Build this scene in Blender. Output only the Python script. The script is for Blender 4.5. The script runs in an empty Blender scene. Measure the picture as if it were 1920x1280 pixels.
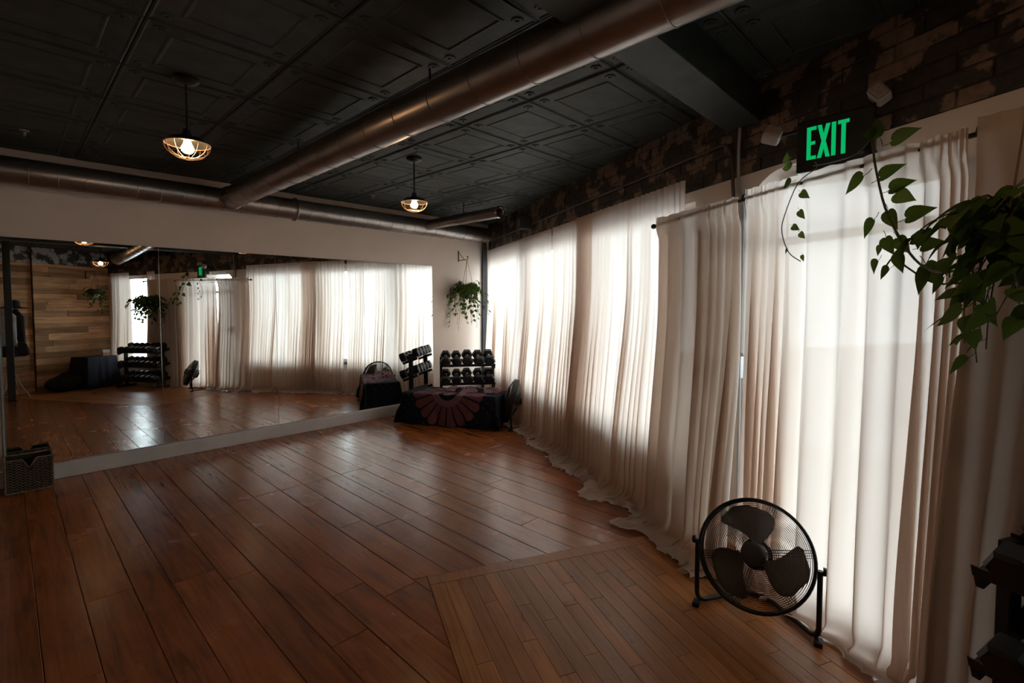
import bpy, bmesh, math, random
from mathutils import Vector, Matrix, noise

S = bpy.context.scene
COL = S.collection
PI = math.pi

# ------------------------------------------------------------------ camera
EYE = 1.435
cd = bpy.data.cameras.new('camera')
cd.sensor_width = 36.0
cd.lens = 920.0 / 1920.0 * 36.0
cd.shift_y = -32.0 / 1920.0
cd.clip_start = 0.02
cam = bpy.data.objects.new('camera', cd)
COL.objects.link(cam)
cam.location = (0, 0, EYE)
cam.rotation_euler = (math.radians(90 - 2.4), 0, 0)
S.camera = cam

# ------------------------------------------------------------------ world, exposure
S.view_settings.view_transform = 'Standard'
S.view_settings.look = 'None'
S.view_settings.gamma = 1.0
S.view_settings.use_curve_mapping = False
S.view_settings.exposure = 0.12
SKY = 8.8
wd = bpy.data.worlds.new('overcast_sky')
S.world = wd
wd.use_nodes = True
bg = wd.node_tree.nodes['Background']
bg.inputs['Color'].default_value = (0.90, 0.955, 1.0, 1)
bg.inputs['Strength'].default_value = SKY
S.cycles.sample_clamp_indirect = 6.0
S.cycles.max_bounces = 10
S.cycles.diffuse_bounces = 4
S.cycles.glossy_bounces = 4
S.cycles.transparent_max_bounces = 16
S.cycles.blur_glossy = 0.6
S.cycles.adaptive_threshold = 0.02

# ------------------------------------------------------------------ room frames
C = Vector((-0.35781459, 7.55317606, 0))          # acute corner between mirror wall and window wall
UX = Vector((-0.69429132, -0.71969408, 0))        # along the mirror wall, away from the corner
VX = Vector((0.71969408, -0.69429132, 0))         # mirror wall normal, into the room
WX = Vector((0.33736392, -0.94137431, 0))         # along the window wall, away from the corner
DX = Vector((-0.94137431, -0.33736392, 0))        # window wall normal, into the room
CEIL = 2.63


def frame(o, x, y):
    m = Matrix.Identity(4)
    for i in range(3):
        m[i][0], m[i][1], m[i][2], m[i][3] = x[i], y[i], (0, 0, 1)[i], o[i]
    return m


MM = frame(C, UX, VX)       # local (u, v, z)
MW = frame(C, WX, -DX)      # local (s, -d, z)


def pm(u, v, z=0.0): return C + UX * u + VX * v + Vector((0, 0, z))
def pw(s, d, z=0.0): return C + WX * s + DX * d + Vector((0, 0, z))


ANG_W = math.atan2(WX.y, WX.x)
ANG_M = math.atan2(UX.y, UX.x)

# daylight portals in the window openings (guide the sampling of the sky, add no light)
PORTALS = [(0.12, 4.6, 0.5, 2.1), (5.02, 5.98, 0.03, 2.15), (7.0, 8.0, 0.45, 2.15)]
for k, (s0, s1, z0, z1) in enumerate(PORTALS):
    ld = bpy.data.lights.new('daylight_portal', 'AREA')
    ld.shape = 'RECTANGLE'
    ld.size = s1 - s0 + 0.06
    ld.size_y = z1 - z0 + 0.06
    ld.cycles.is_portal = True
    lo = bpy.data.objects.new('daylight_portal', ld)
    COL.objects.link(lo)
    # -Z of the light looks into the room
    m = Matrix.Identity(4)
    zz = -DX
    xx = WX
    yy = zz.cross(xx)
    pos = pw((s0 + s1) / 2, -0.30, (z0 + z1) / 2)
    for i in range(3):
        m[i][0], m[i][1], m[i][2], m[i][3] = xx[i], yy[i], zz[i], pos[i]
    lo.matrix_world = m

# ------------------------------------------------------------------ materials
def node(nt, t, **kw):
    n = nt.nodes.new(t)
    for k, v in kw.items():
        if k.startswith('i_'):
            n.inputs[k[2:].replace('_', ' ')].default_value = v
        else:
            setattr(n, k, v)
    return n


def col4(c): return (c[0], c[1], c[2], 1.0)


def ramp(nt, fac, stops):
    r = nt.nodes.new('ShaderNodeValToRGB')
    el = r.color_ramp.elements
    while len(el) < len(stops): el.new(0.5)
    for e, (p, c) in zip(el, stops):
        e.position = p
        e.color = col4(c)
    nt.links.new(fac, r.inputs['Fac'])
    return r.outputs['Color']


def mat(name, color=(0.5, 0.5, 0.5), rough=0.5, metal=0.0, spec=0.5, coat=0.0, noise_scale=0, noise_amt=0.15,
        bump=0.0, bump_scale=60.0, emis=None, estr=0.0, stretch=None):
    m = bpy.data.materials.new(name)
    m.use_nodes = True
    nt = m.node_tree
    b = nt.nodes['Principled BSDF']
    b.inputs['Base Color'].default_value = col4(color)
    b.inputs['Roughness'].default_value = rough
    b.inputs['Metallic'].default_value = metal
    b.inputs['Specular IOR Level'].default_value = spec
    b.inputs['Coat Weight'].default_value = coat
    if emis:
        b.inputs['Emission Color'].default_value = col4(emis)
        b.inputs['Emission Strength'].default_value = estr
    tc = nt.nodes.new('ShaderNodeTexCoord')
    vec = tc.outputs['Object']
    if stretch:
        mp = nt.nodes.new('ShaderNodeMapping')
        mp.inputs['Scale'].default_value = stretch
        nt.links.new(vec, mp.inputs['Vector'])
        vec = mp.outputs['Vector']
    if noise_scale:
        n = node(nt, 'ShaderNodeTexNoise', i_Scale=noise_scale, i_Detail=5.0)
        nt.links.new(vec, n.inputs['Vector'])
        lo = tuple(max(0, c * (1 - noise_amt)) for c in color)
        hi = tuple(min(1, c * (1 + noise_amt)) for c in color)
        nt.links.new(ramp(nt, n.outputs['Fac'], [(0.3, lo), (0.7, hi)]), b.inputs['Base Color'])
    if bump:
        n2 = node(nt, 'ShaderNodeTexNoise', i_Scale=bump_scale, i_Detail=4.0)
        nt.links.new(vec, n2.inputs['Vector'])
        bp = node(nt, 'ShaderNodeBump', i_Strength=bump, i_Distance=0.01)
        nt.links.new(n2.outputs['Fac'], bp.inputs['Height'])
        nt.links.new(bp.outputs['Normal'], b.inputs['Normal'])
    return m


def wood_mat(name, stops, along, rough=(0.2, 0.4), grain=1.0, bump=0.25, knots=True, vary=0.35, spec=0.5, wavy=0.15):
    """Boards: grain stretched along local axis `along`, tone varies by board."""
    m = bpy.data.materials.new(name)
    m.use_nodes = True
    nt = m.node_tree
    b = nt.nodes['Principled BSDF']
    b.inputs['Specular IOR Level'].default_value = spec
    tc = nt.nodes.new('ShaderNodeTexCoord')
    oi = nt.nodes.new('ShaderNodeObjectInfo')
    mul = node(nt, 'ShaderNodeMath', operation='MULTIPLY')
    mul.inputs[1].default_value = 91.7
    nt.links.new(oi.outputs['Random'], mul.inputs[0])
    cmb = nt.nodes.new('ShaderNodeCombineXYZ')
    for k in range(3): nt.links.new(mul.outputs[0], cmb.inputs[k])
    add = node(nt, 'ShaderNodeVectorMath', operation='ADD')
    nt.links.new(tc.outputs['Object'], add.inputs[0])
    nt.links.new(cmb.outputs[0], add.inputs[1])
    mp = nt.nodes.new('ShaderNodeMapping')
    sc = [26.0 * grain] * 3
    sc[along] = 1.6 * grain
    mp.inputs['Scale'].default_value = sc
    nt.links.new(add.outputs[0], mp.inputs['Vector'])
    n1 = node(nt, 'ShaderNodeTexNoise', i_Scale=1.0, i_Detail=7.0, i_Roughness=0.6, i_Distortion=0.9)
    nt.links.new(mp.outputs[0], n1.inputs['Vector'])
    base = ramp(nt, n1.outputs['Fac'], stops)
    # slow blotches along the board
    n2 = node(nt, 'ShaderNodeTexNoise', i_Scale=3.2, i_Detail=4.0)
    nt.links.new(add.outputs[0], n2.inputs['Vector'])
    bl = ramp(nt, n2.outputs['Fac'], [(0.28, (0.68, 0.64, 0.62)), (0.7, (1.06, 1.05, 1.03))])
    mx = node(nt, 'ShaderNodeMix', data_type='RGBA', blend_type='MULTIPLY')
    mx.inputs[0].default_value = 0.8
    nt.links.new(base, mx.inputs[6])
    nt.links.new(bl, mx.inputs[7])
    out = mx.outputs[2]
    if knots:
        vo = node(nt, 'ShaderNodeTexVoronoi', i_Scale=1.0)
        mk = nt.nodes.new('ShaderNodeMapping')
        ks = [6.0] * 3
        ks[along] = 4.0
        mk.inputs['Scale'].default_value = ks
        nt.links.new(add.outputs[0], mk.inputs['Vector'])
        nt.links.new(mk.outputs[0], vo.inputs['Vector'])
        kk = ramp(nt, vo.outputs['Distance'], [(0.03, (0.3, 0.22, 0.18)), (0.085, (1, 1, 1))])
        m2 = node(nt, 'ShaderNodeMix', data_type='RGBA', blend_type='MULTIPLY')
        m2.inputs[0].default_value = 0.35
        nt.links.new(out, m2.inputs[6])
        nt.links.new(kk, m2.inputs[7])
        out = m2.outputs[2]
    hs = nt.nodes.new('ShaderNodeHueSaturation')
    mr = node(nt, 'ShaderNodeMapRange')
    mr.inputs['To Min'].default_value = 1 - vary
    mr.inputs['To Max'].default_value = 1 + vary
    nt.links.new(oi.outputs['Random'], mr.inputs['Value'])
    nt.links.new(mr.outputs[0], hs.inputs['Value'])
    nt.links.new(out, hs.inputs['Color'])
    nt.links.new(hs.outputs[0], b.inputs['Base Color'])
    rr = node(nt, 'ShaderNodeMapRange')
    rr.inputs['From Min'].default_value = 0.3
    rr.inputs['From Max'].default_value = 0.7
    rr.inputs['To Min'].default_value = rough[0]
    rr.inputs['To Max'].default_value = rough[1]
    nt.links.new(n2.outputs['Fac'], rr.inputs['Value'])
    nt.links.new(rr.outputs[0], b.inputs['Roughness'])
    bp = node(nt, 'ShaderNodeBump', i_Strength=bump, i_Distance=0.004)
    nt.links.new(n1.outputs['Fac'], bp.inputs['Height'])
    n3 = node(nt, 'ShaderNodeTexNoise', i_Scale=9.0, i_Detail=3.0)
    nt.links.new(add.outputs[0], n3.inputs['Vector'])
    bp2 = node(nt, 'ShaderNodeBump', i_Strength=wavy, i_Distance=0.02)
    nt.links.new(n3.outputs['Fac'], bp2.inputs['Height'])
    nt.links.new(bp.outputs[0], bp2.inputs['Normal'])
    nt.links.new(bp2.outputs[0], b.inputs['Normal'])
    return m


def mat_cloth(name, diff, trans, tfac=0.5, sheer=0.06, scale=900.0):
    m = bpy.data.materials.new(name)
    m.use_nodes = True
    nt = m.node_tree
    nt.nodes.remove(nt.nodes['Principled BSDF'])
    out = nt.nodes['Material Output']
    d = nt.nodes.new('ShaderNodeBsdfDiffuse')
    d.inputs['Color'].default_value = col4(diff)
    t = nt.nodes.new('ShaderNodeBsdfTranslucent')
    t.inputs['Color'].default_value = col4(trans)
    tr = nt.nodes.new('ShaderNodeBsdfTransparent')
    m1 = nt.nodes.new('ShaderNodeMixShader')
    m1.inputs[0].default_value = tfac
    nt.links.new(d.outputs[0], m1.inputs[1])
    nt.links.new(t.outputs[0], m1.inputs[2])
    m2 = nt.nodes.new('ShaderNodeMixShader')
    m2.inputs[0].default_value = sheer
    nt.links.new(m1.outputs[0], m2.inputs[1])
    nt.links.new(tr.outputs[0], m2.inputs[2])
    nt.links.new(m2.outputs[0], out.inputs['Surface'])
    tc = nt.nodes.new('ShaderNodeTexCoord')
    n = node(nt, 'ShaderNodeTexNoise', i_Scale=7.0, i_Detail=5.0)
    nt.links.new(tc.outputs['Object'], n.inputs['Vector'])
    bp = node(nt, 'ShaderNodeBump', i_Strength=0.25, i_Distance=0.02)
    nt.links.new(n.outputs['Fac'], bp.inputs['Height'])
    nt.links.new(bp.outputs[0], d.inputs['Normal'])
    return m


def mat_glass(name, tint=(0.92, 0.97, 0.97)):
    m = bpy.data.materials.new(name)
    m.use_nodes = True
    nt = m.node_tree
    nt.nodes.remove(nt.nodes['Principled BSDF'])
    out = nt.nodes['Material Output']
    tr = nt.nodes.new('ShaderNodeBsdfTransparent')
    tr.inputs['Color'].default_value = col4(tint)
    g = nt.nodes.new('ShaderNodeBsdfGlossy')
    g.inputs['Roughness'].default_value = 0.02
    lw = node(nt, 'ShaderNodeLayerWeight', i_Blend=0.5)
    pw_ = node(nt, 'ShaderNodeMath', operation='POWER')
    pw_.inputs[1].default_value = 4.0
    nt.links.new(lw.outputs['Facing'], pw_.inputs[0])
    f = node(nt, 'ShaderNodeMath', operation='MULTIPLY_ADD')
    f.inputs[1].default_value = 0.6
    f.inputs[2].default_value = 0.04
    nt.links.new(pw_.outputs[0], f.inputs[0])
    mx = nt.nodes.new('ShaderNodeMixShader')
    nt.links.new(f.outputs[0], mx.inputs[0])
    nt.links.new(tr.outputs[0], mx.inputs[1])
    nt.links.new(g.outputs[0], mx.inputs[2])
    nt.links.new(mx.outputs[0], out.inputs['Surface'])
    return m


def mat_patches(name, paint, bare, scale=5.0, thr=(0.52, 0.58), rough=0.55, bump=0.6):
    """Old masonry: worn paint over bare brick, coordinates run through the whole wall."""
    m = bpy.data.materials.new(name)
    m.use_nodes = True
    nt = m.node_tree
    b = nt.nodes['Principled BSDF']
    b.inputs['Roughness'].default_value = rough
    g = nt.nodes.new('ShaderNodeNewGeometry')
    n = node(nt, 'ShaderNodeTexNoise', i_Scale=scale, i_Detail=6.0, i_Roughness=0.55)
    nt.links.new(g.outputs['Position'], n.inputs['Vector'])
    oi = nt.nodes.new('ShaderNodeObjectInfo')
    ad = node(nt, 'ShaderNodeMath', operation='MULTIPLY_ADD')
    ad.inputs[1].default_value = 0.07
    nt.links.new(oi.outputs['Random'], ad.inputs[0])
    nt.links.new(n.outputs['Fac'], ad.inputs[2])
    fac = ramp(nt, ad.outputs[0], [(thr[0], (0, 0, 0)), (thr[1], (1, 1, 1))])
    n2 = node(nt, 'ShaderNodeTexNoise', i_Scale=30.0, i_Detail=4.0)
    nt.links.new(g.outputs['Position'], n2.inputs['Vector'])
    c1 = ramp(nt, n2.outputs['Fac'], [(0.3, tuple(c * 0.7 for c in paint)), (0.7, tuple(c * 1.3 for c in paint))])
    c2 = ramp(nt, n2.outputs['Fac'], [(0.3, tuple(c * 0.75 for c in bare)), (0.7, tuple(min(1, c * 1.2) for c in bare))])
    mx = node(nt, 'ShaderNodeMix', data_type='RGBA')
    nt.links.new(fac, mx.inputs[0])
    nt.links.new(c1, mx.inputs[6])
    nt.links.new(c2, mx.inputs[7])
    nt.links.new(mx.outputs[2], b.inputs['Base Color'])
    bp = node(nt, 'ShaderNodeBump', i_Strength=bump, i_Distance=0.006)
    nt.links.new(n2.outputs['Fac'], bp.inputs['Height'])
    nt.links.new(bp.outputs[0], b.inputs['Normal'])
    return m


def mat_tapestry(name):
    """Printed cloth: mandala centred at UV (0, 0), UV in metres on the unrolled cloth."""
    m = bpy.data.materials.new(name)
    m.use_nodes = True
    nt = m.node_tree
    b = nt.nodes['Principled BSDF']
    b.inputs['Roughness'].default_value = 0.9
    b.inputs['Specular IOR Level'].default_value = 0.15
    uv = nt.nodes.new('ShaderNodeUVMap')
    sp = nt.nodes.new('ShaderNodeSeparateXYZ')
    nt.links.new(uv.outputs[0], sp.inputs[0])

    def M(op, a, bb=None, c=None):
        n = node(nt, 'ShaderNodeMath', operation=op)
        for k, v in enumerate((a, bb, c)):
            if v is None: continue
            if isinstance(v, (int, float)): n.inputs[k].default_value = v
            else: nt.links.new(v, n.inputs[k])
        return n.outputs[0]
    x, y = sp.outputs[0], sp.outputs[1]
    r = M('SQRT', M('ADD', M('MULTIPLY', x, x), M('MULTIPLY', y, y)))
    th = M('ARCTAN2', y, x)
    pet = M('ABSOLUTE', M('SINE', M('MULTIPLY', th, 10.0)))         # 20 petals
    pet2 = M('ABSOLUTE', M('SINE', M('MULTIPLY', th, 20.0)))
    edge = M('ADD', 0.36, M('MULTIPLY', M('POWER', pet, 0.4), 0.09))   # scalloped rim
    inside = M('LESS_THAN', r, edge)
    gap = M('GREATER_THAN', pet, 0.28)                               # dark line between petals
    ring = M('GREATER_THAN', M('SINE', M('MULTIPLY', r, 48.0)), -0.35)
    core = M('LESS_THAN', r, 0.2)
    inner = M('MULTIPLY', M('GREATER_THAN', pet2, 0.4), ring)
    a = M('MULTIPLY', inside, M('ADD', M('MULTIPLY', M('MULTIPLY', gap, M('SUBTRACT', 1.0, core)), 0.62), M('MULTIPLY', core, M('MULTIPLY', inner, 0.9))))
    dots = M('GREATER_THAN', M('MULTIPLY', M('SINE', M('MULTIPLY', x, 60.0)), M('SINE', M('MULTIPLY', y, 60.0))), 0.8)
    n2 = node(nt, 'ShaderNodeTexNoise', i_Scale=9.0, i_Detail=3.0)
    dd = M('MULTIPLY', M('MULTIPLY', dots, M('SUBTRACT', 1.0, inside)), M('GREATER_THAN', n2.outputs['Fac'], 0.5))
    fac = M('ADD', a, M('MULTIPLY', dd, 0.3))
    c = ramp(nt, fac, [(0.0, (0.010, 0.013, 0.022)), (0.3, (0.06, 0.05, 0.07)), (0.62, (0.16, 0.065, 0.075)), (0.95, (0.30, 0.17, 0.20))])
    nt.links.new(c, b.inputs['Base Color'])
    return m


BLK = mat('black_powder_coat', (0.012, 0.014, 0.015), 0.42)
RUB = mat('black_rubber', (0.014, 0.015, 0.017), 0.55, bump=0.1, bump_scale=200)
CHROME = mat('chrome', (0.75, 0.77, 0.8), 0.15, 1.0)
STEEL = mat('galvanised_steel', (0.33, 0.30, 0.285), 0.33, 0.9, noise_scale=6, noise_amt=0.12)
SEAM = mat('galvanised_seam', (0.30, 0.28, 0.27), 0.4, 0.9)
PLASTER = mat('cream_plaster', (0.74, 0.62, 0.54), 0.75, noise_scale=2.0, noise_amt=0.06, bump=0.12, bump_scale=25)
WHITEP = mat('white_painted_wood', (0.62, 0.60, 0.60), 0.5, noise_scale=5, noise_amt=0.08)
DARKP = mat('dark_grey_paint', (0.05, 0.05, 0.05), 0.6)
TIN = mat('black_painted_tin', (0.040, 0.048, 0.046), 0.55, spec=0.3, noise_scale=7, noise_amt=0.3, bump=0.3, bump_scale=14)
TINBASE = mat('black_painted_tin_base', (0.022, 0.024, 0.022), 0.5)
BRICK = mat_patches('black_painted_brick', (0.036, 0.028, 0.024), (0.21, 0.14, 0.10), 5.5, (0.555, 0.585))
MORTAR = mat_patches('black_painted_mortar', (0.026, 0.022, 0.019), (0.15, 0.105, 0.08), 5.5, (0.575, 0.61))
WBRICK = mat_patches('whitewashed_brick', (0.045, 0.045, 0.05), (0.5, 0.5, 0.52), 5.0, (0.50, 0.56))
PINE = wood_mat('stained_pine', [(0.25, (0.17, 0.046, 0.009)), (0.55, (0.40, 0.118, 0.024)), (0.8, (0.52, 0.17, 0.040))], 1, (0.22, 0.28), 1.0, 0.03, True, 0.16, 0.85, 0.03)
OAK = wood_mat('oak_strip', [(0.25, (0.24, 0.086, 0.020)), (0.5, (0.44, 0.172, 0.044)), (0.8, (0.54, 0.23, 0.066))], 0, (0.26, 0.42), 1.3, 0.25, False, 0.2, 0.4, 0.06)
RECL = wood_mat('reclaimed_board', [(0.2, (0.19, 0.095, 0.045)), (0.5, (0.56, 0.32, 0.17)), (0.8, (0.76, 0.50, 0.29))], 0, (0.6, 0.85), 1.0, 0.5, True, 0.45, 0.2)
SUBF = mat('subfloor', (0.010, 0.006, 0.004), 0.9)
MIRR = bpy.data.materials.new('silvered_mirror')
MIRR.use_nodes = True
_nt = MIRR.node_tree
_nt.nodes.remove(_nt.nodes['Principled BSDF'])
_g = _nt.nodes.new('ShaderNodeBsdfGlossy')
_g.inputs['Color'].default_value = (0.89, 0.905, 0.90, 1)
_g.inputs['Roughness'].default_value = 0.0
_nt.links.new(_g.outputs[0], _nt.nodes['Material Output'].inputs['Surface'])
GLASS = mat_glass('window_glass')
GEDGE = mat('glass_edge', (0.35, 0.55, 0.58), 0.1, spec=0.6)
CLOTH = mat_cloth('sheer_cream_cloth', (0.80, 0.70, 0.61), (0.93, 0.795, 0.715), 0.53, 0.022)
CLOTH3 = mat_cloth('deep_shaded_cream_cloth', (0.60, 0.50, 0.425), (0.6, 0.49, 0.41), 0.22, 0.0)  # same cloth as CLOTH, deep shade of the frame-edge panel put into its colour
CLOTH2 = mat_cloth('shaded_cream_cloth', (0.66, 0.55, 0.47), (0.80, 0.64, 0.53), 0.40, 0.008)  # curtain cloth made darker and less translucent, standing in for shade
LEAF = mat_cloth('pothos_leaf', (0.050, 0.085, 0.022), (0.12, 0.19, 0.03), 0.34, 0.0)
LEAF2 = mat_cloth('pothos_leaf_light', (0.085, 0.13, 0.032), (0.18, 0.25, 0.05), 0.36, 0.0)
STEM = mat('vine_stem', (0.07, 0.075, 0.03), 0.6)
POT = mat('dark_plastic_pot', (0.03, 0.032, 0.03), 0.5)
CLAY = mat('pale_ceramic', (0.55, 0.54, 0.52), 0.4)
CORD = mat('hanging_cord', (0.16, 0.11, 0.07), 0.9)
TAP = mat_tapestry('mandala_print')
NAVY = mat('navy_cloth', (0.014, 0.015, 0.026), 0.9, noise_scale=8, noise_amt=0.3)
WICK = mat('woven_seagrass', (0.20, 0.145, 0.085), 0.8, noise_scale=40, noise_amt=0.35)
WICKD = mat('dark_basket_lining', (0.03, 0.028, 0.022), 0.9)
CONDUIT = mat('dark_painted_conduit', (0.075, 0.06, 0.05), 0.5)
GREYC = mat('grey_conduit', (0.42, 0.43, 0.44), 0.4, 0.4)
BLADE = mat('grey_fan_blade', (0.26, 0.215, 0.185), 0.4, 0.1)
WIRE = mat('dark_steel_wire', (0.16, 0.155, 0.155), 0.3, 0.9)
BRASS = mat('aged_brass_wire', (0.42, 0.30, 0.19), 0.35, 0.9)
BULB = mat('lit_bulb', (1, 0.8, 0.5), 0.3, emis=(1.0, 0.58, 0.28), estr=105.0)
GREEN = mat('lit_green_letters', (0.0, 0.3, 0.1), 0.5, emis=(0.0, 0.50, 0.14), estr=0.75)
LENS = mat('frosted_lens', (0.42, 0.37, 0.35), 0.25, noise_scale=80, noise_amt=0.15)
PAVE = mat('grey_pavement', (0.33, 0.33, 0.33), 0.9, noise_scale=3, noise_amt=0.2)
FELT = mat('black_felt', (0.015, 0.014, 0.015), 0.95)
GREYCL = mat('grey_cotton', (0.34, 0.33, 0.33), 0.9, noise_scale=12, noise_amt=0.2)
WHITEC = mat('white_cotton', (0.62, 0.61, 0.6), 0.9)
ORANGE = mat('orange_card', (0.55, 0.22, 0.08), 0.6)
BENT = mat('pale_bentwood', (0.42, 0.36, 0.30), 0.45)
WHITEPL = mat('white_plastic', (0.5, 0.48, 0.46), 0.4)

# ------------------------------------------------------------------ mesh helpers
class B:
    def __init__(self):
        self.bm = bmesh.new()
        self.uv = None

    def box(self, x0, x1, y0, y1, z0, z1, bev=0.0, m=None):
        r = bmesh.ops.create_cube(self.bm, size=1.0)
        vs = r['verts']
        for v in vs:
            v.co = Vector((x0 + (v.co.x + .5) * (x1 - x0), y0 + (v.co.y + .5) * (y1 - y0), z0 + (v.co.z + .5) * (z1 - z0)))
        if bev > 0:
            es = list({e for v in vs for e in v.link_edges})
            rb = bmesh.ops.bevel(self.bm, geom=es, offset=bev, segments=2, affect='EDGES', profile=0.5)
            vs = list({v for f in rb['faces'] for v in f.verts} | {v for v in vs if v.is_valid})
        if m:
            bmesh.ops.transform(self.bm, matrix=m, verts=[v for v in vs if v.is_valid])
        return self

    def loft(self, rings, closed=True, cap=True):
        """rings: list of lists of points, equal length"""
        vr = [[self.bm.verts.new(p) for p in r] for r in rings]
        n = len(vr[0])
        for a, b in zip(vr, vr[1:]):
            for i in range(n if closed else n - 1):
                j = (i + 1) % n
                try: self.bm.faces.new((a[i], a[j], b[j], b[i]))
                except ValueError: pass
        if cap and closed:
            self.bm.faces.new(vr[0][::-1])
            self.bm.faces.new(vr[-1])
        return vr

    def tube(self, pts, r, seg=8, close=False, cap=True):
        pts = [Vector(p) for p in pts]
        n = len(pts)
        rs = r if isinstance(r, (list, tuple)) else [r] * n
        rings = []
        prev = None
        for i, p in enumerate(pts):
            if close: t = pts[(i + 1) % n] - pts[i - 1]
            else: t = pts[min(i + 1, n - 1)] - pts[max(i - 1, 0)]
            t.normalize()
            if prev is None:
                a = Vector((0, 0, 1)) if abs(t.z) < 0.9 else Vector((1, 0, 0))
                x = t.cross(a).normalized()
            else:
                x = (prev - t * prev.dot(t))
                x = x.normalized() if x.length > 1e-6 else t.orthogonal().normalized()
            prev = x
            y = t.cross(x)
            rings.append([p + (x * math.cos(2 * PI * k / seg) + y * math.sin(2 * PI * k / seg)) * rs[i] for k in range(seg)])
        if close:
            vr = [[self.bm.verts.new(q) for q in rr] for rr in rings]
            for i in range(n):
                a, b = vr[i], vr[(i + 1) % n]
                for k in range(seg):
                    j = (k + 1) % seg
                    self.bm.faces.new((a[k], a[j], b[j], b[k]))
        else:
            self.loft(rings, True, cap)
        return self

    def ring(self, c, ax, R, r, n=40, seg=6):
        ax = Vector(ax).normalized()
        x = ax.orthogonal().normalized()
        y = ax.cross(x)
        c = Vector(c)
        return self.tube([c + (x * math.cos(2 * PI * k / n) + y * math.sin(2 * PI * k / n)) * R for k in range(n)], r, seg, True)

    def lathe(self, prof, c=(0, 0, 0), n=24, ax=None):
        c = Vector(c)
        q = Vector((0, 0, 1)).rotation_difference(Vector(ax).normalized()) if ax is not None else None
        rings = []
        for r, z in prof:
            rr = []
            for k in range(n):
                p = Vector((max(r, 1e-4) * math.cos(2 * PI * k / n), max(r, 1e-4) * math.sin(2 * PI * k / n), z))
                rr.append(c + (q @ p if q else p))
            rings.append(rr)
        self.loft(rings)
        return self

    def prism(self, poly, h, m=None):
        """poly in XY (ccw), extruded from z=0 to h, then transformed by m"""
        m = m or Matrix.Identity(4)
        a = [self.bm.verts.new(m @ Vector((x, y, 0))) for x, y in poly]
        b = [self.bm.verts.new(m @ Vector((x, y, h))) for x, y in poly]
        n = len(poly)
        self.bm.faces.new(a[::-1])
        self.bm.faces.new(b)
        for i in range(n):
            j = (i + 1) % n
            self.bm.faces.new((a[i], a[j], b[j], b[i]))
        return self

    def grid(self, nx, ny, fn, uvfn=None):
        vs = [[self.bm.verts.new(fn(i / nx, j / ny)) for i in range(nx + 1)] for j in range(ny + 1)]
        if uvfn and self.uv is None: self.uv = self.bm.loops.layers.uv.new('UVMap')
        for j in range(ny):
            for i in range(nx):
                f = self.bm.faces.new((vs[j][i], vs[j][i + 1], vs[j + 1][i + 1], vs[j + 1][i]))
                if uvfn:
                    for l, (a, b) in zip(f.loops, ((i, j), (i + 1, j), (i + 1, j + 1), (i, j + 1))):
                        l[self.uv].uv = uvfn(a / nx, b / ny)
        return self

    def mesh(self, name, material, smooth=False, fix=True):
        if fix: bmesh.ops.recalc_face_normals(self.bm, faces=self.bm.faces[:])
        me = bpy.data.meshes.new(name)
        self.bm.to_mesh(me)
        self.bm.free()
        if material: me.materials.append(material)
        if smooth:
            for p in me.polygons: p.use_smooth = True
            if smooth != 'all':
                try: me.set_sharp_from_angle(angle=math.radians(40))
                except Exception: pass
        return me

    def obj(self, name, material, parent=None, smooth=False, mw=None, fix=True):
        return link(name, self.mesh(name, material, smooth, fix), parent, mw)


def link(name, me, parent=None, mw=None):
    o = bpy.data.objects.new(name, me)
    COL.objects.link(o)
    if parent: o.parent = parent
    if mw is not None:
        if parent: o.matrix_local = mw
        else: o.matrix_world = mw
    return o


def thing(name, label, cat, mw=None, group=None):
    o = bpy.data.objects.new(name, None)
    o.empty_display_size = 0.05
    COL.objects.link(o)
    if mw is not None: o.matrix_world = mw
    o['label'] = label
    o['category'] = cat
    if group: o['group'] = group
    return o


def tag(o, label, cat, group=None):
    o['label'] = label
    o['category'] = cat
    if group: o['group'] = group
    return o


def struct(o, label=None):
    o['kind'] = 'structure'
    if label: o['label'] = label
    return o


def T(x, y, z): return Matrix.Translation((x, y, z))
def RZ(a): return Matrix.Rotation(a, 4, 'Z')
def at(p, ang=0.0): return Matrix.Translation(p) @ RZ(ang)


def copy_tree(o, mw, label=None):
    c = o.copy()
    COL.objects.link(c)
    c.matrix_world = mw
    if label: c['label'] = label
    for ch in o.children:
        k = ch.copy()
        COL.objects.link(k)
        k.parent = c
        k.matrix_local = ch.matrix_local.copy()
        for g in ch.children:
            q = g.copy()
            COL.objects.link(q)
            q.parent = k
            q.matrix_local = g.matrix_local.copy()
    return c


def smooth01(x):
    x = max(0.0, min(1.0, x))
    return x * x * (3 - 2 * x)


def chamfer_corner(p0, p1, p2, r, n=6):
    """points rounding the corner p1"""
    p0, p1, p2 = Vector(p0), Vector(p1), Vector(p2)
    a = p1 + (p0 - p1).normalized() * r
    b = p1 + (p2 - p1).normalized() * r
    return [(a * (1 - t) * (1 - t) + p1 * 2 * t * (1 - t) + b * t * t) for t in [k / n for k in range(n + 1)]]


def bend_path(pts, r, n=6):
    out = [Vector(pts[0])]
    for a, b, c in zip(pts, pts[1:], pts[2:]): out += chamfer_corner(a, b, c, r, n)
    out.append(Vector(pts[-1]))
    return out


# ================================================================== STRUCTURE
def clip(poly, a, b, c):
    """keep a*x+b*y<=c"""
    out = []
    n = len(poly)
    for i in range(n):
        p, q = poly[i], poly[(i + 1) % n]
        fp, fq = a * p[0] + b * p[1] - c, a * q[0] + b * q[1] - c
        if fp <= 0: out.append(p)
        if (fp < 0 < fq) or (fq < 0 < fp):
            t = fp / (fp - fq)
            out.append((p[0] + (q[0] - p[0]) * t, p[1] + (q[1] - p[1]) * t))
    return out


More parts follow.
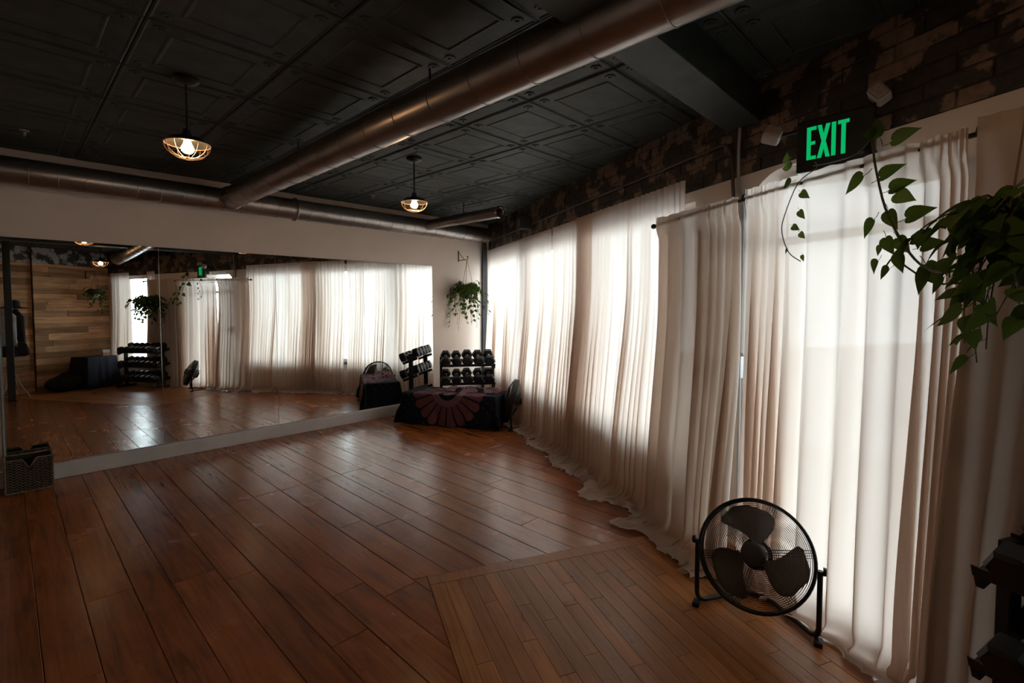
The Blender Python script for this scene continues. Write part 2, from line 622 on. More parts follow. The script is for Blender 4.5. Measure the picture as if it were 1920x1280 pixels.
def area(poly):
    return 0.5 * sum(poly[i][0] * poly[(i + 1) % len(poly)][1] - poly[(i + 1) % len(poly)][0] * poly[i][1] for i in range(len(poly)))


def board_mesh(poly, z=0.0, th=0.018, bev=0.0018, gap=0.0014):
    """polygon prism with an eased top edge"""
    if area(poly) < 0: poly = poly[::-1]
    def inset(p, d):
        n = len(p)
        res = []
        for i in range(n):
            a, b, c = Vector(p[i - 1]), Vector(p[i]), Vector(p[(i + 1) % n])
            e1, e2 = (b - a).normalized(), (c - b).normalized()
            n1, n2 = Vector((-e1.y, e1.x)), Vector((-e2.y, e2.x))
            k = n1 + n2
            q = k / max(0.35, 1 + n1.dot(n2))
            res.append(b + q * d)
        return res
    cl = [poly[0]]
    for p in poly[1:]:
        if (Vector(p) - Vector(cl[-1])).length > 0.006: cl.append(p)
    if (Vector(cl[0]) - Vector(cl[-1])).length < 0.006: cl.pop()
    if len(cl) < 3: return None
    o = inset(cl, gap)
    i = inset(cl, gap + bev)
    bb = B()
    bb.loft([[(p.x, p.y, z - th) for p in o], [(p.x, p.y, z - bev) for p in o], [(p.x, p.y, z) for p in i]])
    return bb


random.seed(7)
# s = SU*u + SV*v, d = DU*u + DV*v
SU, SV = UX.dot(WX), VX.dot(WX)
DU, DV = UX.dot(DX), VX.dot(DX)
OAK_S, OAK_D = 4.70, 1.78
OAK_U = (OAK_S * DV - OAK_D * SV) / (SU * DV - DU * SV)   # row in which the oak corner lies
BACK_S = 8.30       # plank-clad wall next to the far window
BACK2_S = 8.35      # recessed plank wall behind the camera
JOG_D = 1.25
LEFT_U = 7.0

base = B().box(-0.6, 8.0, -0.4, 10.5, -0.14, -0.018)
floor = struct(base.obj('floor', SUBF, mw=MM))
# pine planks run square to the mirror wall
u = 0.0
row = 0
widths = [0.17, 0.16, 0.19, 0.14, 0.18, 0.17, 0.2, 0.165]
while u < LEFT_U:
    w_ = widths[row % 8] * random.uniform(0.95, 1.05)
    u1 = min(u + w_, LEFT_U)
    vmax = min(-DU / DV * u1 + 0.1, (BACK2_S + 0.05 - SU * u) / SV)
    vmax = max(vmax, 0.15)
    js = []
    if u > 2.75 and u < 4.1: js.append(1.63 + random.uniform(-0.012, 0.012))
    x = random.uniform(0.9, 2.8)
    while x < vmax:
        if all(abs(x - q) > 0.8 for q in js): js.append(x)
        x += random.uniform(1.6, 3.4)
    js = [0.0] + sorted(js) + [vmax]
    for a, b in zip(js, js[1:]):
        if b - a < 0.02: continue
        P = [(u, a), (u1, a), (u1, b), (u, b)]
        P = clip(P, -DU, -DV, 0.0)                        # d >= 0
        P = clip(P, SU, SV, BACK2_S) if P else P
        parts = []
        if P:
            inside = clip(P, -SU, -SV, -OAK_S)
            inside = clip(inside, DU, DV, OAK_D) if inside else []
            if not inside or abs(area(inside)) < 1e-4: Qs = [P]
            elif u >= OAK_U: Qs = [clip(P, -DU, -DV, -OAK_D)]
            elif u1 <= OAK_U: Qs = [clip(P, SU, SV, OAK_S)]
            else:
                Q2 = clip(P, -SU, -SV, -OAK_S)
                Qs = [clip(P, SU, SV, OAK_S), clip(Q2, -DU, -DV, -OAK_D) if Q2 else []]
            for Q in Qs:
                if len(Q) >= 3 and abs(area(Q)) > 0.002: parts.append(Q)
        for Q in parts:
            cx = sum(p[0] for p in Q) / len(Q)
            cy = sum(p[1] for p in Q) / len(Q)
            bb = board_mesh([(p[0] - cx, p[1] - cy) for p in Q], random.uniform(-0.0012, 0.0), gap=0.0014)
            if bb: bb.obj('plank', PINE, floor, mw=T(cx, cy, 0))
    u = u1
    row += 1
# oak strip area in front of the door: strips run along the window wall, edged by a border board
MWF = MM.inverted() @ MW


def oak(poly):
    cx = sum(p[0] for p in poly) / len(poly)
    cy = sum(p[1] for p in poly) / len(poly)
    bb = board_mesh([(p[0] - cx, p[1] - cy) for p in poly], random.uniform(0.0002, 0.001), gap=0.0006, bev=0.0008)
    bb.obj('oak_strip', OAK, floor, mw=MWF @ T(cx, cy, 0))


oak([(OAK_S, -OAK_D), (OAK_S + 0.085, -OAK_D), (OAK_S + 0.085, 0), (OAK_S, 0)])
oak([(OAK_S + 0.085, -OAK_D), (BACK_S + 0.3, -OAK_D), (BACK_S + 0.3, -OAK_D + 0.075), (OAK_S + 0.085, -OAK_D + 0.075)])
d = OAK_D - 0.075
while d > 0.02:
    d1 = max(d - 0.071, 0.0)
    x = OAK_S + 0.085
    first = True
    while x < BACK_S + 0.1:
        L = random.uniform(0.45, 1.25) * (random.uniform(0.3, 1) if first else 1)
        x1 = min(x + L, BACK_S + 0.3)
        oak([(x, -d), (x1, -d), (x1, -d1), (x, -d1)])
        x = x1
        first = False
    d = d1

# ceiling: slab with pressed tin panels
ceil = struct(B().box(-0.6, 8.0, -0.4, 10.5, CEIL + 0.012, CEIL + 0.16).obj('ceiling', TINBASE, mw=MM))
PS = 0.58


def tin_mesh(s):
    b = B()
    h = s / 2 - 0.003
    def sq(r, z): return [(-r, -r, z), (r, -r, z), (r, r, z), (-r, r, z)]
    b.loft([sq(h, 0.013), sq(h, 0.0), sq(h - 0.008, -0.004), sq(h - 0.016, 0.0), sq(h - 0.10, 0.001), sq(h - 0.106, -0.0035), sq(h - 0.114, -0.0035),
            sq(h - 0.122, 0.001)])
    # corner ornaments
    for sx in (-1, 1):
        for sy in (-1, 1):
            c = Vector((sx * (h - 0.062), sy * (h - 0.062), 0))
            b.lathe([(0.03, 0.002), (0.026, -0.005), (0.012, -0.005), (0.006, -0.010), (0.0, -0.010)], c, 8)
    return b.mesh('panel', TIN)


TM = tin_mesh(PS)
cnt = 0
for i in range(-1, 13):
    for j in range(0, 18):
        uu, vv = 0.1 + PS * (i + 0.5), 0.05 + PS * (j + 0.5)
        s_, d_ = SU * uu + SV * vv, DU * uu + DV * vv
        if d_ < -0.35 or s_ > BACK2_S + 0.2 or uu > LEFT_U + 0.2: continue
        link('panel', TM, ceil, T(uu, vv, CEIL + random.uniform(-0.0015, 0.0015)) @ Matrix.Rotation(random.uniform(-0.006, 0.006), 4, 'X'))

# mirror wall (cream plaster) and its end
struct(B().box(-0.35, LEFT_U + 0.2, -0.16, 0.0, -0.02, CEIL + 0.02).obj('wall_mirror', PLASTER, mw=MM), 'cream plaster wall behind the big mirror')
# far left wall, out of frame
struct(B().box(LEFT_U, LEFT_U + 0.16, -0.1, 7.2, -0.02, CEIL + 0.02).obj('wall_left', PLASTER, mw=MM))

# ---- window wall
SILL, HEAD = 0.5, 2.1
WT = 0.22
WINS = [(0.12, 1.55), (1.66, 3.08), (3.19, 4.60)]
DOOR = (5.02, 5.98, 2.10)
FARW = (7.02, 7.98, 0.45, 2.16)
bw = B()


def wbox(s0, s1, z0, z1): bw.box(s0, s1, 0.0, WT, z0, z1)


BT = 2.17     # below: plastered, above: painted brick (set back a little)
bw.box(-0.3, BACK2_S + 0.2, 0.02, WT, BT, CEIL + 0.02)
wbox(-0.3, BACK2_S + 0.2, HEAD + 0.05, BT)
wbox(-0.3, WINS[0][0], -0.02, HEAD + 0.05)
wbox(WINS[0][0], WINS[2][1], -0.02, SILL)
wbox(WINS[0][1], WINS[1][0], SILL, HEAD + 0.05)
wbox(WINS[1][1], WINS[2][0], SILL, HEAD + 0.05)
wbox(WINS[0][0], WINS[2][1], HEAD, HEAD + 0.05)
wbox(WINS[2][1], DOOR[0], -0.02, HEAD + 0.05)
wbox(DOOR[1], FARW[0], -0.02, HEAD + 0.05)
wbox(FARW[0], FARW[1], -0.02, FARW[2])
wbox(5.66, DOOR[1], 1.965, HEAD + 0.05)
wbox(FARW[1], BACK2_S + 0.2, -0.02, HEAD + 0.05)
# rounded upper corners of the door opening
for cx, sg in ((DOOR[0], 1),):
    R = 0.26
    poly = [(cx, HEAD + 0.05), (cx, HEAD + 0.05 - R)]
    for k in range(1, 9):
        a = k / 8 * PI / 2
        poly.append((cx + sg * R * (1 - math.cos(a)), HEAD + 0.05 - R + R * math.sin(a)))
    if sg < 0: poly = poly[::-1]
    mm = Matrix(((1, 0, 0, 0), (0, 0, 1, 0), (0, 1, 0, 0), (0, 0, 0, 1)))
    bw.prism(poly, WT, mm)
wallw = struct(bw.obj('wall_window', PLASTER, mw=MW), 'window wall, plastered below and painted brick above')
# mortar bed and bricks above the plaster line
B().box(-0.2, BACK2_S, 0.004, 0.0205, BT + 0.001, CEIL + 0.01).obj('mortar_bed', MORTAR, wallw)
BLn, BH, MJ = 0.225, 0.068, 0.009
BM = B().box(-BLn / 2 + MJ / 2, BLn / 2 - MJ / 2, 0.0, 0.012, -BH / 2 + MJ / 2, BH / 2 - MJ / 2, 0.0025).mesh('brick', BRICK)
z = BT + 0.002
rowi = 0
while z + BH < CEIL + 0.03:
    x = -0.05 + (BLn / 2 if rowi % 2 else 0)
    while x < BACK_S:
        o = link('brick', BM, wallw, T(x + BLn / 2, random.uniform(-0.006, 0.001), z + BH / 2) @ Matrix.Rotation(random.uniform(-0.01, 0.01), 4, 'Y'))
        x += BLn
    z += BH
    rowi += 1

# windows: frames, panes, sills
def window(name, s0, s1, z0, z1, mull=1, trans=True):
    root = struct(bpy.data.objects.new(name, None))
    COL.objects.link(root)
    root.matrix_world = MW @ T((s0 + s1) / 2, 0.12, z0)
    hw, hh = (s1 - s0) / 2, z1 - z0
    f = 0.05
    b = B()
    b.box(-hw, -hw + f, -0.03, 0.03, 0, hh).box(hw - f, hw, -0.03, 0.03, 0, hh)
    b.box(-hw + f, hw - f, -0.03, 0.03, 0, f).box(-hw + f, hw - f, -0.03, 0.03, hh - f, hh)
    b.obj('window_frame', WHITEP, root)
    xs = [-hw + f]
    for k in range(mull):
        c = -hw + (k + 1) * 2 * hw / (mull + 1)
        B().box(c - 0.022, c + 0.022, -0.028, 0.028, f, hh - f).obj('mullion', WHITEP, root)
        xs += [c - 0.022, c + 0.022]
    xs.append(hw - f)
    for a, c in zip(xs[::2], xs[1::2]):
        B().box(a - 0.004, c + 0.004, -0.003, 0.003, f - 0.004, hh - f + 0.004).obj('pane', GLASS, root)
    B().box(-hw - 0.03, hw + 0.03, -0.155, -0.03, -0.03, 0.0, 0.006).obj('window_sill', DARKP, root)
    return root


for k, (a, b_) in enumerate(WINS): window('window_%d' % (k + 1), a, b_, SILL, HEAD)
window('window_4', FARW[0], FARW[1], FARW[2], FARW[3], 0)
# glazed door behind the curtain
dr = struct(bpy.data.objects.new('door_1', None))
COL.objects.link(dr)
dr.matrix_world = MW @ T((DOOR[0] + DOOR[1]) / 2, 0.14, 0.0)
hw = (DOOR[1] - DOOR[0]) / 2
b = B()
b.box(-hw, -hw + 0.06, -0.025, 0.025, 0.02, 2.15).box(hw - 0.06, hw, -0.025, 0.025, 0.02, 2.15)
b.box(-hw + 0.06, hw - 0.06, -0.025, 0.025, 0.02, 0.16).box(-hw + 0.06, hw - 0.06, -0.025, 0.025, 1.76, 1.80).box(-hw + 0.06, hw - 0.06, -0.025, 0.025, 2.11, 2.15)
b.obj('door_frame', WHITEP, dr)
B().box(-hw + 0.056, hw - 0.056, -0.003, 0.003, 0.156, 1.764).obj('pane', GLASS, dr)
B().box(-hw + 0.056, hw - 0.056, -0.003, 0.003, 1.796, 2.114).obj('pane', GLASS, dr)
B().tube([(hw - 0.10, -0.03, 0.95), (hw - 0.10, -0.07, 0.95), (hw - 0.10, -0.07, 1.15), (hw - 0.10, -0.03, 1.15)], 0.008).obj('door_handle', BLK, dr)

# back walls, clad in reclaimed boards
def clad(name, mwm, L, H, seed, hrow=0.105):
    rng = random.Random(seed)
    root = struct(B().box(0, L, 0.02, 0.14, -0.02, CEIL + 0.02).obj(name, DARKP, mw=mwm), 'back wall of reclaimed boards under whitewashed brick')
    B().box(0.0, L, 0.008, 0.021, H + 0.001, CEIL).obj('brick_band', WBRICK, root)
    z = 0.0
    while z < H - 0.02:
        hr = min(hrow * rng.uniform(0.8, 1.15), H - z)
        x = 0.0
        first = True
        while x < L - 0.01:
            l = rng.uniform(0.45, 1.2) * (rng.uniform(0.3, 1) if first else 1)
            x1 = min(L, x + l)
            if L - x1 < 0.12: x1 = L
            t = rng.uniform(0.012, 0.019)
            bb = B().box(-(x1 - x) / 2 + 0.001, (x1 - x) / 2 - 0.001, -t + 0.02, 0.021, -hr / 2 + 0.001, hr / 2 - 0.001)
            bb.obj('wood_board', RECL, root, mw=T((x + x1) / 2, 0.0, z + hr / 2))
            x = x1
            first = False
        z += hr
    return root


# frame of the back wall: x along increasing d, outward +y = along +s  -> right handed with z up: x = DX, y must be rot90(DX)
RD = Vector((-DX.y, DX.x, 0))      # equals +WX or -WX
sgn = 1 if RD.dot(WX) > 0 else -1
if sgn > 0:
    clad('wall_back', frame(pw(BACK_S, -0.05), DX, RD), JOG_D + 0.05, 2.34, 3)
    clad('wall_back_recess', frame(pw(BACK2_S, JOG_D), DX, RD), 2.4, 2.34, 4)
else:
    clad('wall_back', frame(pw(BACK_S, JOG_D), -DX, -RD), JOG_D + 0.05, 2.34, 3)
    clad('wall_back_recess', frame(pw(BACK2_S, JOG_D + 2.4), -DX, -RD), 2.4, 2.34, 4)
struct(B().box(BACK_S + 0.02, BACK2_S + 0.1, -JOG_D + 0.0, -JOG_D + 0.10, -0.02, CEIL + 0.02).obj('wall_return', DARKP, mw=MW))
# ceiling beam, painted black, running parallel to the mirror wall
struct(B().box(1.9, LEFT_U, 4.38, 4.58, 2.44, CEIL + 0.005, 0.006).obj('trim_1', TIN, mw=MM), 'black ceiling beam crossing towards the exit sign')
# corner post
struct(B().box(0.035, 0.105, -0.125, -0.06, 0.0, 2.42).obj('trim_2', DARKP, mw=MW), 'dark vertical trim in the room corner')
# pavement outside
struct(B().box(-6, 16, WT + 0.02, 22, -0.35, -0.15).obj('ground_outside', PAVE, mw=MW))

# ================================================================== MIRROR
mir = thing('wall_mirror_panels', 'large frameless wall mirror of four panes above a white ledge', 'mirror', MM @ T(3.2, 0.03, 0.13))
tilt = math.radians(0.7)
seams = [1.075, 2.115, 3.15, 4.18, 5.205]
for a, b_ in zip(seams, seams[1:]):
    bb = B().box(-(b_ - a) / 2 + 0.0012, (b_ - a) / 2 - 0.0012, -0.005, 0.0, 0.0, 1.825, 0.001)
    bb.obj('mirror_pane', MIRR, mir, mw=T((a + b_) / 2 - 3.2, 0, 0.001) @ Matrix.Rotation(tilt, 4, 'X'))
B().box(5.208 - 3.2, 5.216 - 3.2, -0.006, 0.004, 0.0, 1.82).obj('glass_edge', GEDGE, mir, mw=T(0, 0, 0.001) @ Matrix.Rotation(tilt, 4, 'X'))
led = B().box(1.5, 6.2, 0.002, 0.06, 0.0, 0.128, 0.004)
struct(led.obj('baseboard_mirror', WHITEP, mw=MM), 'white painted ledge under the mirror')

# ================================================================== DUCTS
def duct(name, label, a, b_, r, pitch, mats=STEEL, seamr=0.003):
    a, b_ = Vector(a), Vector(b_)
    ax = (b_ - a)
    L = ax.length
    ax.normalize()
    root = thing(name, label, 'duct', Matrix.Translation(a))
    o = Vector((0, 0, 0))
    B().tube([o, ax * L], r, 40).obj('duct_body', mats, root, smooth=True)
    n = int(L / pitch)
    sm = B().ring(o, ax, r + 0.0005, seamr, 40, 5).mesh('seam', SEAM, True)
    for k in range(1, n):
        link('seam', sm, root, Matrix.Translation(ax * (k * pitch)))
    return root, ax, L


DZ = 2.43
mduct, _, _ = duct('round_duct', 'main round steel duct running along the mirror wall', pm(0.24, 0.22, DZ), pm(6.95, 0.22, DZ), 0.105, 0.165)
for q in (3.02,):
    B().ring((0, 0, 0), UX, 0.112, 0.010, 40, 8).obj('coupling', SEAM, mduct, smooth=True, mw=Matrix.Translation(UX * (q - 0.24)))
bduct, bax, _ = duct('round_duct', 'branch round steel duct crossing the ceiling from main duct', pm(3.65, 0.24, DZ + 0.01), pm(3.65, 6.4, DZ + 0.01), 0.10, 0.30)
B().ring(bax * 0.09, bax, 0.104, 0.007, 40, 8).obj('collar', SEAM, bduct, smooth=True)
B().tube([bax * 6.155, bax * 6.18], 0.104, 32).obj('end_cap', SEAM, bduct, smooth=True)
for q in (1.6, 3.2, 5.2):
    B().tube([bax * q + Vector((0, 0, 0.1)), bax * q + Vector((0, 0, CEIL - DZ))], 0.006).obj('hanger_rod', BLK, bduct)
sduct, sax, _ = duct('round_duct', 'short thin steel duct near the room corner', pm(1.36, 0.26, DZ + 0.015), pm(1.36, 1.62, DZ + 0.015), 0.062, 0.34)
B().ring(sax * 0.07, sax, 0.066, 0.006, 32, 8).obj('collar', SEAM, sduct, smooth=True)
B().lathe([(0.064, -0.02), (0.067, -0.02), (0.067, 0.012), (0.05, 0.014), (0.045, 0.004), (0.0, 0.004)], sax * 1.36, 28, sax).obj('end_cap', CHROME, sduct, smooth=True)
B().tube([sax * 0.75 + Vector((0, 0, 0.06)), sax * 0.75 + Vector((0, 0, CEIL - DZ - 0.01))], 0.006).obj('hanger_rod', BLK, sduct)

# round wall speaker above the curtains beside the short duct
sp = thing('wall_speaker', 'small dark speaker with round grille on the brick near the short duct', 'speaker', MW @ T(1.72, -0.10, 2.40))
B().box(-0.075, 0.075, -0.05, 0.085, -0.075, 0.075, 0.012).obj('speaker_body', DARKP, sp)
B().lathe([(0.06, 0.0), (0.064, 0.006), (0.058, 0.010), (0.02, 0.012), (0.0, 0.012)], (0, -0.05, 0), 28, (0, -1, 0)).obj('speaker_grille', mat('speaker_cloth', (0.09, 0.09, 0.085), 0.7), sp, smooth=True)

# ================================================================== LAMPS
def lamp(p, label, drop):
    root = thing('cage_lamp', label, 'lamp', Matrix.Translation(p), 'wire cage ceiling lamps')
    H = CEIL - p.z
    B().lathe([(0.0, H), (0.062, H), (0.062, H - 0.016), (0.045, H - 0.03), (0.012, H - 0.036), (0.0, H - 0.036)]).obj('canopy', BLK, root, smooth=True)
    B().tube([(0, 0, H - 0.03), (0, 0, 0.07)], 0.0055).obj('rod', BLK, root)
    B().lathe([(0.0, 0.09), (0.018, 0.085), (0.024, 0.05), (0.024, 0.03), (0.0, 0.03)]).obj('socket', BLK, root, smooth=True)
    sh = B()
    sh.lathe([(0.022, 0.052), (0.075, 0.036), (0.103, 0.012), (0.105, 0.010), (0.078, 0.030), (0.022, 0.046)], n=32)
    sh.obj('lamp_shade', BLK, root, smooth=True)
    cg = B()
    cg.ring((0, 0, 0.008), (0, 0, 1), 0.106, 0.0035, 36, 6)
    cg.ring((0, 0, -0.042), (0, 0, 1), 0.078, 0.0018, 32, 5)
    cg.ring((0, 0, -0.068), (0, 0, 1), 0.028, 0.0022, 20, 5)
    for k in range(12):
        a = k / 12 * 2 * PI
        pts = []
        for q in range(9):
            t = q / 8 * PI / 2
            pts.append((math.cos(a) * 0.106 * math.cos(t) ** 0.9, math.sin(a) * 0.106 * math.cos(t) ** 0.9, 0.008 - 0.078 * math.sin(t)))
        cg.tube(pts, 0.0018, 5)
    cg.obj('wire_cage', BRASS, root, smooth=True)
    B().lathe([(0.0, 0.034), (0.014, 0.03), (0.018, 0.012), (0.030, -0.012), (0.029, -0.026), (0.018, -0.038), (0.0, -0.042)], n=20).obj('bulb', BULB, root, smooth=True)
    return root


lamp(pm(2.81, 2.09, 2.262), 'lit wire cage lamp on a rod beside the small duct', 0)
lamp(pm(4.48, 2.42, 2.275), 'lit wire cage lamp hanging at the darker side, nearest the main duct', 0)
lamp(pm(4.02, 5.3, 2.262), 'lit wire cage lamp seen only in the mirror near the plank wall', 0)

# ================================================================== CURTAINS
def curtain(name, label, s0, s1, ztop, d0, folds, seed, amp=0.03, flare=0.12, pool=0.16, material=CLOTH, group=None, b0=0.0, b1=0.0, header=0.0, taper=0.4, dens=None, lean=0.0, puddle=1.0):
    """gathered cloth: hangs from ztop at distance d0 from the wall, swings out by `flare` and puddles on the floor"""
    rng = random.Random(seed)
    L = ztop + pool
    nx, nz = folds * 12, 64
    ph = [rng.uniform(-0.9, 0.9) for _ in range(folds + 3)]
    am = [rng.uniform(0.45, 1.35) for _ in range(folds + 3)]
    sd = rng.uniform(0, 100)
    dn = [rng.choice((0.45, 0.7, 1.0, 1.5, 1.9)) for _ in range(folds)]
    if dens: dn = [q * (0.75 + 0.25 * k) for q, k in zip([dens[int(i * len(dens) / folds)] for i in range(folds)], dn)]
    dn = [dn[max(i - 1, 0)] * .25 + dn[i] * .5 + dn[min(i + 1, folds - 1)] * .25 for i in range(folds)]
    cum = [0.0]
    for q in dn: cum.append(cum[-1] + q)
    cum = [q / cum[-1] for q in cum]

    def gpos(t):
        x = min(t, 0.99999) * folds
        i = int(x)
        return cum[i] + (cum[i + 1] - cum[i]) * (x - i)
    sc, base_s = (s0 + s1) / 2, pw((s0 + s1) / 2, d0, 0)

    def lin(tab, t):
        x = t * folds
        i = int(x)
        f = smooth01(x - i)
        return tab[min(i, len(tab) - 1)] * (1 - f) + tab[min(i + 1, len(tab) - 1)] * f

    def pt(t, q):
        l = q * L
        k = min(1.0, l / ztop)
        big = noise.noise(Vector((t * folds * 0.23 + sd, k * 0.7, 0)))
        mid = noise.noise(Vector((t * folds * 0.55 + sd * 2, k * 1.1 + 5, 1.3)))
        A = amp * (taper + (1 - taper) * smooth01(k * 1.6)) * lin(am, t) * (1 + 0.5 * mid)
        phs = 2 * PI * folds * t + lin(ph, t) + 1.8 * big * k + 0.9 * k * mid
        w = math.sin(phs) + 0.30 * math.sin(2 * phs + 1.1 + 2 * mid) * k
        gt = gpos(t)
        s = s0 + (s1 - s0) * gt + A * 0.75 * math.cos(phs) * k + 0.03 * big * k
        s += (b0 * (1 - gt) + b1 * gt) * smooth01(k)
        dd = d0 + A * w + flare * smooth01((k - 0.25) / 0.75) * (0.75 + 0.35 * (0.5 + big)) + lean * k
        zt = ztop - l
        if header:                              # pocket hides the rod
            hk_ = 1 - smooth01((l - header) / 0.10)
            dd = dd * (1 - hk_) + (d0 + 0.017 + 0.3 * A * w) * hk_
        if header and l < header:               # ruffled heading
            s += 0.004 * math.sin(phs * 2.0)
            dd += 0.006 * math.sin(phs * 1.5 + 1)
            zt += 0.008 * noise.noise(Vector((t * folds * 1.7, sd, 0)))
        bend = 0.10
        z0 = 0.012
        if zt < bend + z0:                      # turns onto the floor and puddles
            e = bend + z0 - zt
            tot = bend + pool + z0
            a = min(1.0, e / (bend * 1.5))
            zz = z0 + bend * (1 - math.sin(a * PI / 2))
            out = bend * 0.9 * (1 - math.cos(a * PI / 2)) + max(0, e - bend * 1.5) * 0.8
            rip = noise.noise(Vector((t * folds * 0.9 + sd, e * 16, 3.0)))
            r2 = noise.noise(Vector((t * folds * 2.1 + sd, e * 30, 7.0)))
            zz += (0.024 * rip + 0.010 * r2 + 0.012) * smooth01(e / 0.1)
            dd += puddle * out * (0.55 + 0.75 * (0.5 + 1.1 * noise.noise(Vector((gt * (s1 - s0) * 3.1 + sd, 11, 0))))) + 0.014 * rip * smooth01(e / 0.1) - 0.6 * A * w * smooth01(e / 0.2)
            s += 0.03 * noise.noise(Vector((t * folds * 0.7, e * 9, sd))) * smooth01(e / 0.1)
            zt = max(0.006, zz)
        return Vector((s - sc, -(max(dd, 0.012) - d0), zt))
    b = B()
    b.grid(nx, nz, pt)
    o = b.obj(name, material, smooth='all', mw=MW @ T(sc, -d0, 0), fix=False)
    tag(o, label, 'curtain', group)
    return o


CG = 'window curtains'
curtain('window_curtain', 'sheer cream curtain nearest the room corner, behind the dumbbell rack', 0.24, 1.40, 2.22, 0.085, 19, 11, 0.021, 0.07, 0.10, CLOTH, CG, b0=0.05)
curtain('window_curtain', 'sheer cream curtain second from the corner, ending at a thin bright gap', 1.40, 2.505, 2.22, 0.085, 18, 12, 0.022, 0.10, 0.17, CLOTH, CG)
curtain('window_curtain', 'sheer cream curtain in the middle of the window wall, next after the bright gap', 2.545, 3.42, 2.22, 0.085, 15, 13, 0.023, 0.11, 0.20, CLOTH, CG)
curtain('window_curtain', 'sheer cream curtain with a brown overlapping edge, beside the doorway curtains', 3.12, 4.62, 2.225, 0.10, 24, 14, 0.023, 0.12, 0.22, CLOTH, CG)
DG = 'doorway curtains on the rod'
ROD_D = 0.19
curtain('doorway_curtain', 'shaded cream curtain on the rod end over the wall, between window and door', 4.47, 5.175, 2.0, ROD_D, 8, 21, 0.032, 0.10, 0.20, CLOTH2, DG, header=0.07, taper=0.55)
curtain('doorway_curtain', 'brightly backlit cream curtain under the exit sign, behind the floor fan', 5.225, 6.175, 2.025, ROD_D, 14, 26, 0.036, 0.03, 0.18, CLOTH, DG, header=0.07, taper=0.5, b1=-0.02, dens=(0.8, 0.8, 1.0, 2.6, 2.6, 1.6, 0.6, 0.5, 0.5), puddle=0.45)
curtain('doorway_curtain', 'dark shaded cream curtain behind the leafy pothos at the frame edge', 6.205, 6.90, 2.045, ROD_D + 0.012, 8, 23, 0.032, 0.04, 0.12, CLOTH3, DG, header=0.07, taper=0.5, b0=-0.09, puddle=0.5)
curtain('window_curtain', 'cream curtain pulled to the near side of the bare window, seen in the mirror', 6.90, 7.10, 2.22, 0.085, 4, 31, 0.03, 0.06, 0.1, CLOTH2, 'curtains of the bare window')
curtain('window_curtain', 'cream curtain pulled towards the plank wall, seen in the mirror', 7.60, 8.12, 2.22, 0.085, 7, 32, 0.03, 0.06, 0.1, CLOTH, 'curtains of the bare window')

rod = thing('curtain_rod', 'thin black curtain rod above the doorway with round finial', 'curtain rod', MW @ T(4.43, -ROD_D, 1.955))
B().tube([(0, 0, 0), (0.75, 0, 0.025), (1.75, 0, 0.045), (2.6, 0, 0.06)], 0.009, 10).obj('rod', BLK, rod, smooth=True)
for x in (0, 2.6):
    B().lathe([(0.0, -0.018), (0.014, -0.012), (0.019, 0.0), (0.014, 0.012), (0.0, 0.018)], (x - 0.01 if x == 0 else x + 0.01, 0, 0.0 if x == 0 else 0.06), 14).obj('finial', BLK, rod, smooth=True)
for x, zz in ((0.77, 0.026), (1.77, 0.046), (2.55, 0.058)):
    b = B()
    b.box(x - 0.016, x + 0.016, ROD_D - 0.012, ROD_D - 0.001, zz - 0.05, zz + 0.04)
    b.tube([(x, ROD_D - 0.01, zz + 0.02), (x, 0.02, zz + 0.026), (x, -0.008, zz + 0.018), (x, -0.014, zz + 0.002)], 0.0075, 8)
    b.obj('bracket', BLK, rod, smooth=True)

# ================================================================== CONDUIT, SIGN
cdt = thing('wall_conduit', 'thin painted conduit running over the brick and down beside the doorway', 'conduit', MW @ T(4.98, -0.02, 1.1))
B().tube(bend_path([(-4.6, 0, 1.275), (-0.06, 0, 1.285), (-0.03, 0, 0.90)], 0.10), 0.0095, 8).obj('conduit_run', CONDUIT, cdt, smooth=True)
B().tube(bend_path([(0.015, 0, 1.50), (-0.002, 0, 1.2), (0.005, 0, 0.98), (0.045, 0, 0.90), (0.045, 0, 0.05)], 0.06), 0.009, 8).obj('conduit_drop', GREYC, cdt, smooth=True)
for x in (-3.6, -2.4, -1.2):
    B().box(x - 0.012, x + 0.012, -0.012, 0.012, 1.263, 1.297, 0.003).obj('strap', CONDUIT, cdt)
jb = thing('junction_box', 'pale electrical box in the bright slit beside the doorway curtain', 'box', MW @ T(5.035, -0.035, 1.01))
B().box(-0.03, 0.03, -0.03, 0.033, 0.0, 0.13, 0.005).obj('box_body', GREYC, jb)
B().box(-0.026, 0.026, -0.036, -0.03, 0.006, 0.124, 0.003).obj('cover_plate', WHITEPL, jb)
B().tube([(0.0, 0.0, 0.0), (0.0, 0.0, -0.70)], 0.008).obj('conduit_stub', GREYC, jb, smooth=True)

# exit sign, turned a little towards the room
pa, pb = pw(5.515, 0.205), pw(5.778, 0.095)
dirx = (pb - pa).normalized()
sw = (pb - pa).length + 0.01
sh_ = 0.232
SM = frame(pa + Vector((0, 0, 2.034)), dirx, Vector((-dirx.y, dirx.x, 0)))
sg = thing('exit_sign', 'black exit sign with glowing green letters and two emergency lamp heads', 'exit sign', SM)
B().box(0, sw, 0.0, 0.045, 0, sh_, 0.006).obj('sign_body', BLK, sg)
B().box(sw * 0.55, sw * 0.75, 0.045, 0.16, 0.08, 0.16, 0.004).obj('mounting_canopy', BLK, sg)
lh, st = 0.145, 0.0165
lz = 0.052


def letter(polys, x):
    mm = Matrix(((1, 0, 0, x), (0, 0, -1, 0.002), (0, 1, 0, lz), (0, 0, 0, 1)))
    b = B()
    for p in polys: b.prism(p, 0.0035, mm)
    b.obj('letter', GREEN, sg)


def rect(x0, x1, y0, y1): return [(x0, y0), (x1, y0), (x1, y1), (x0, y1)]


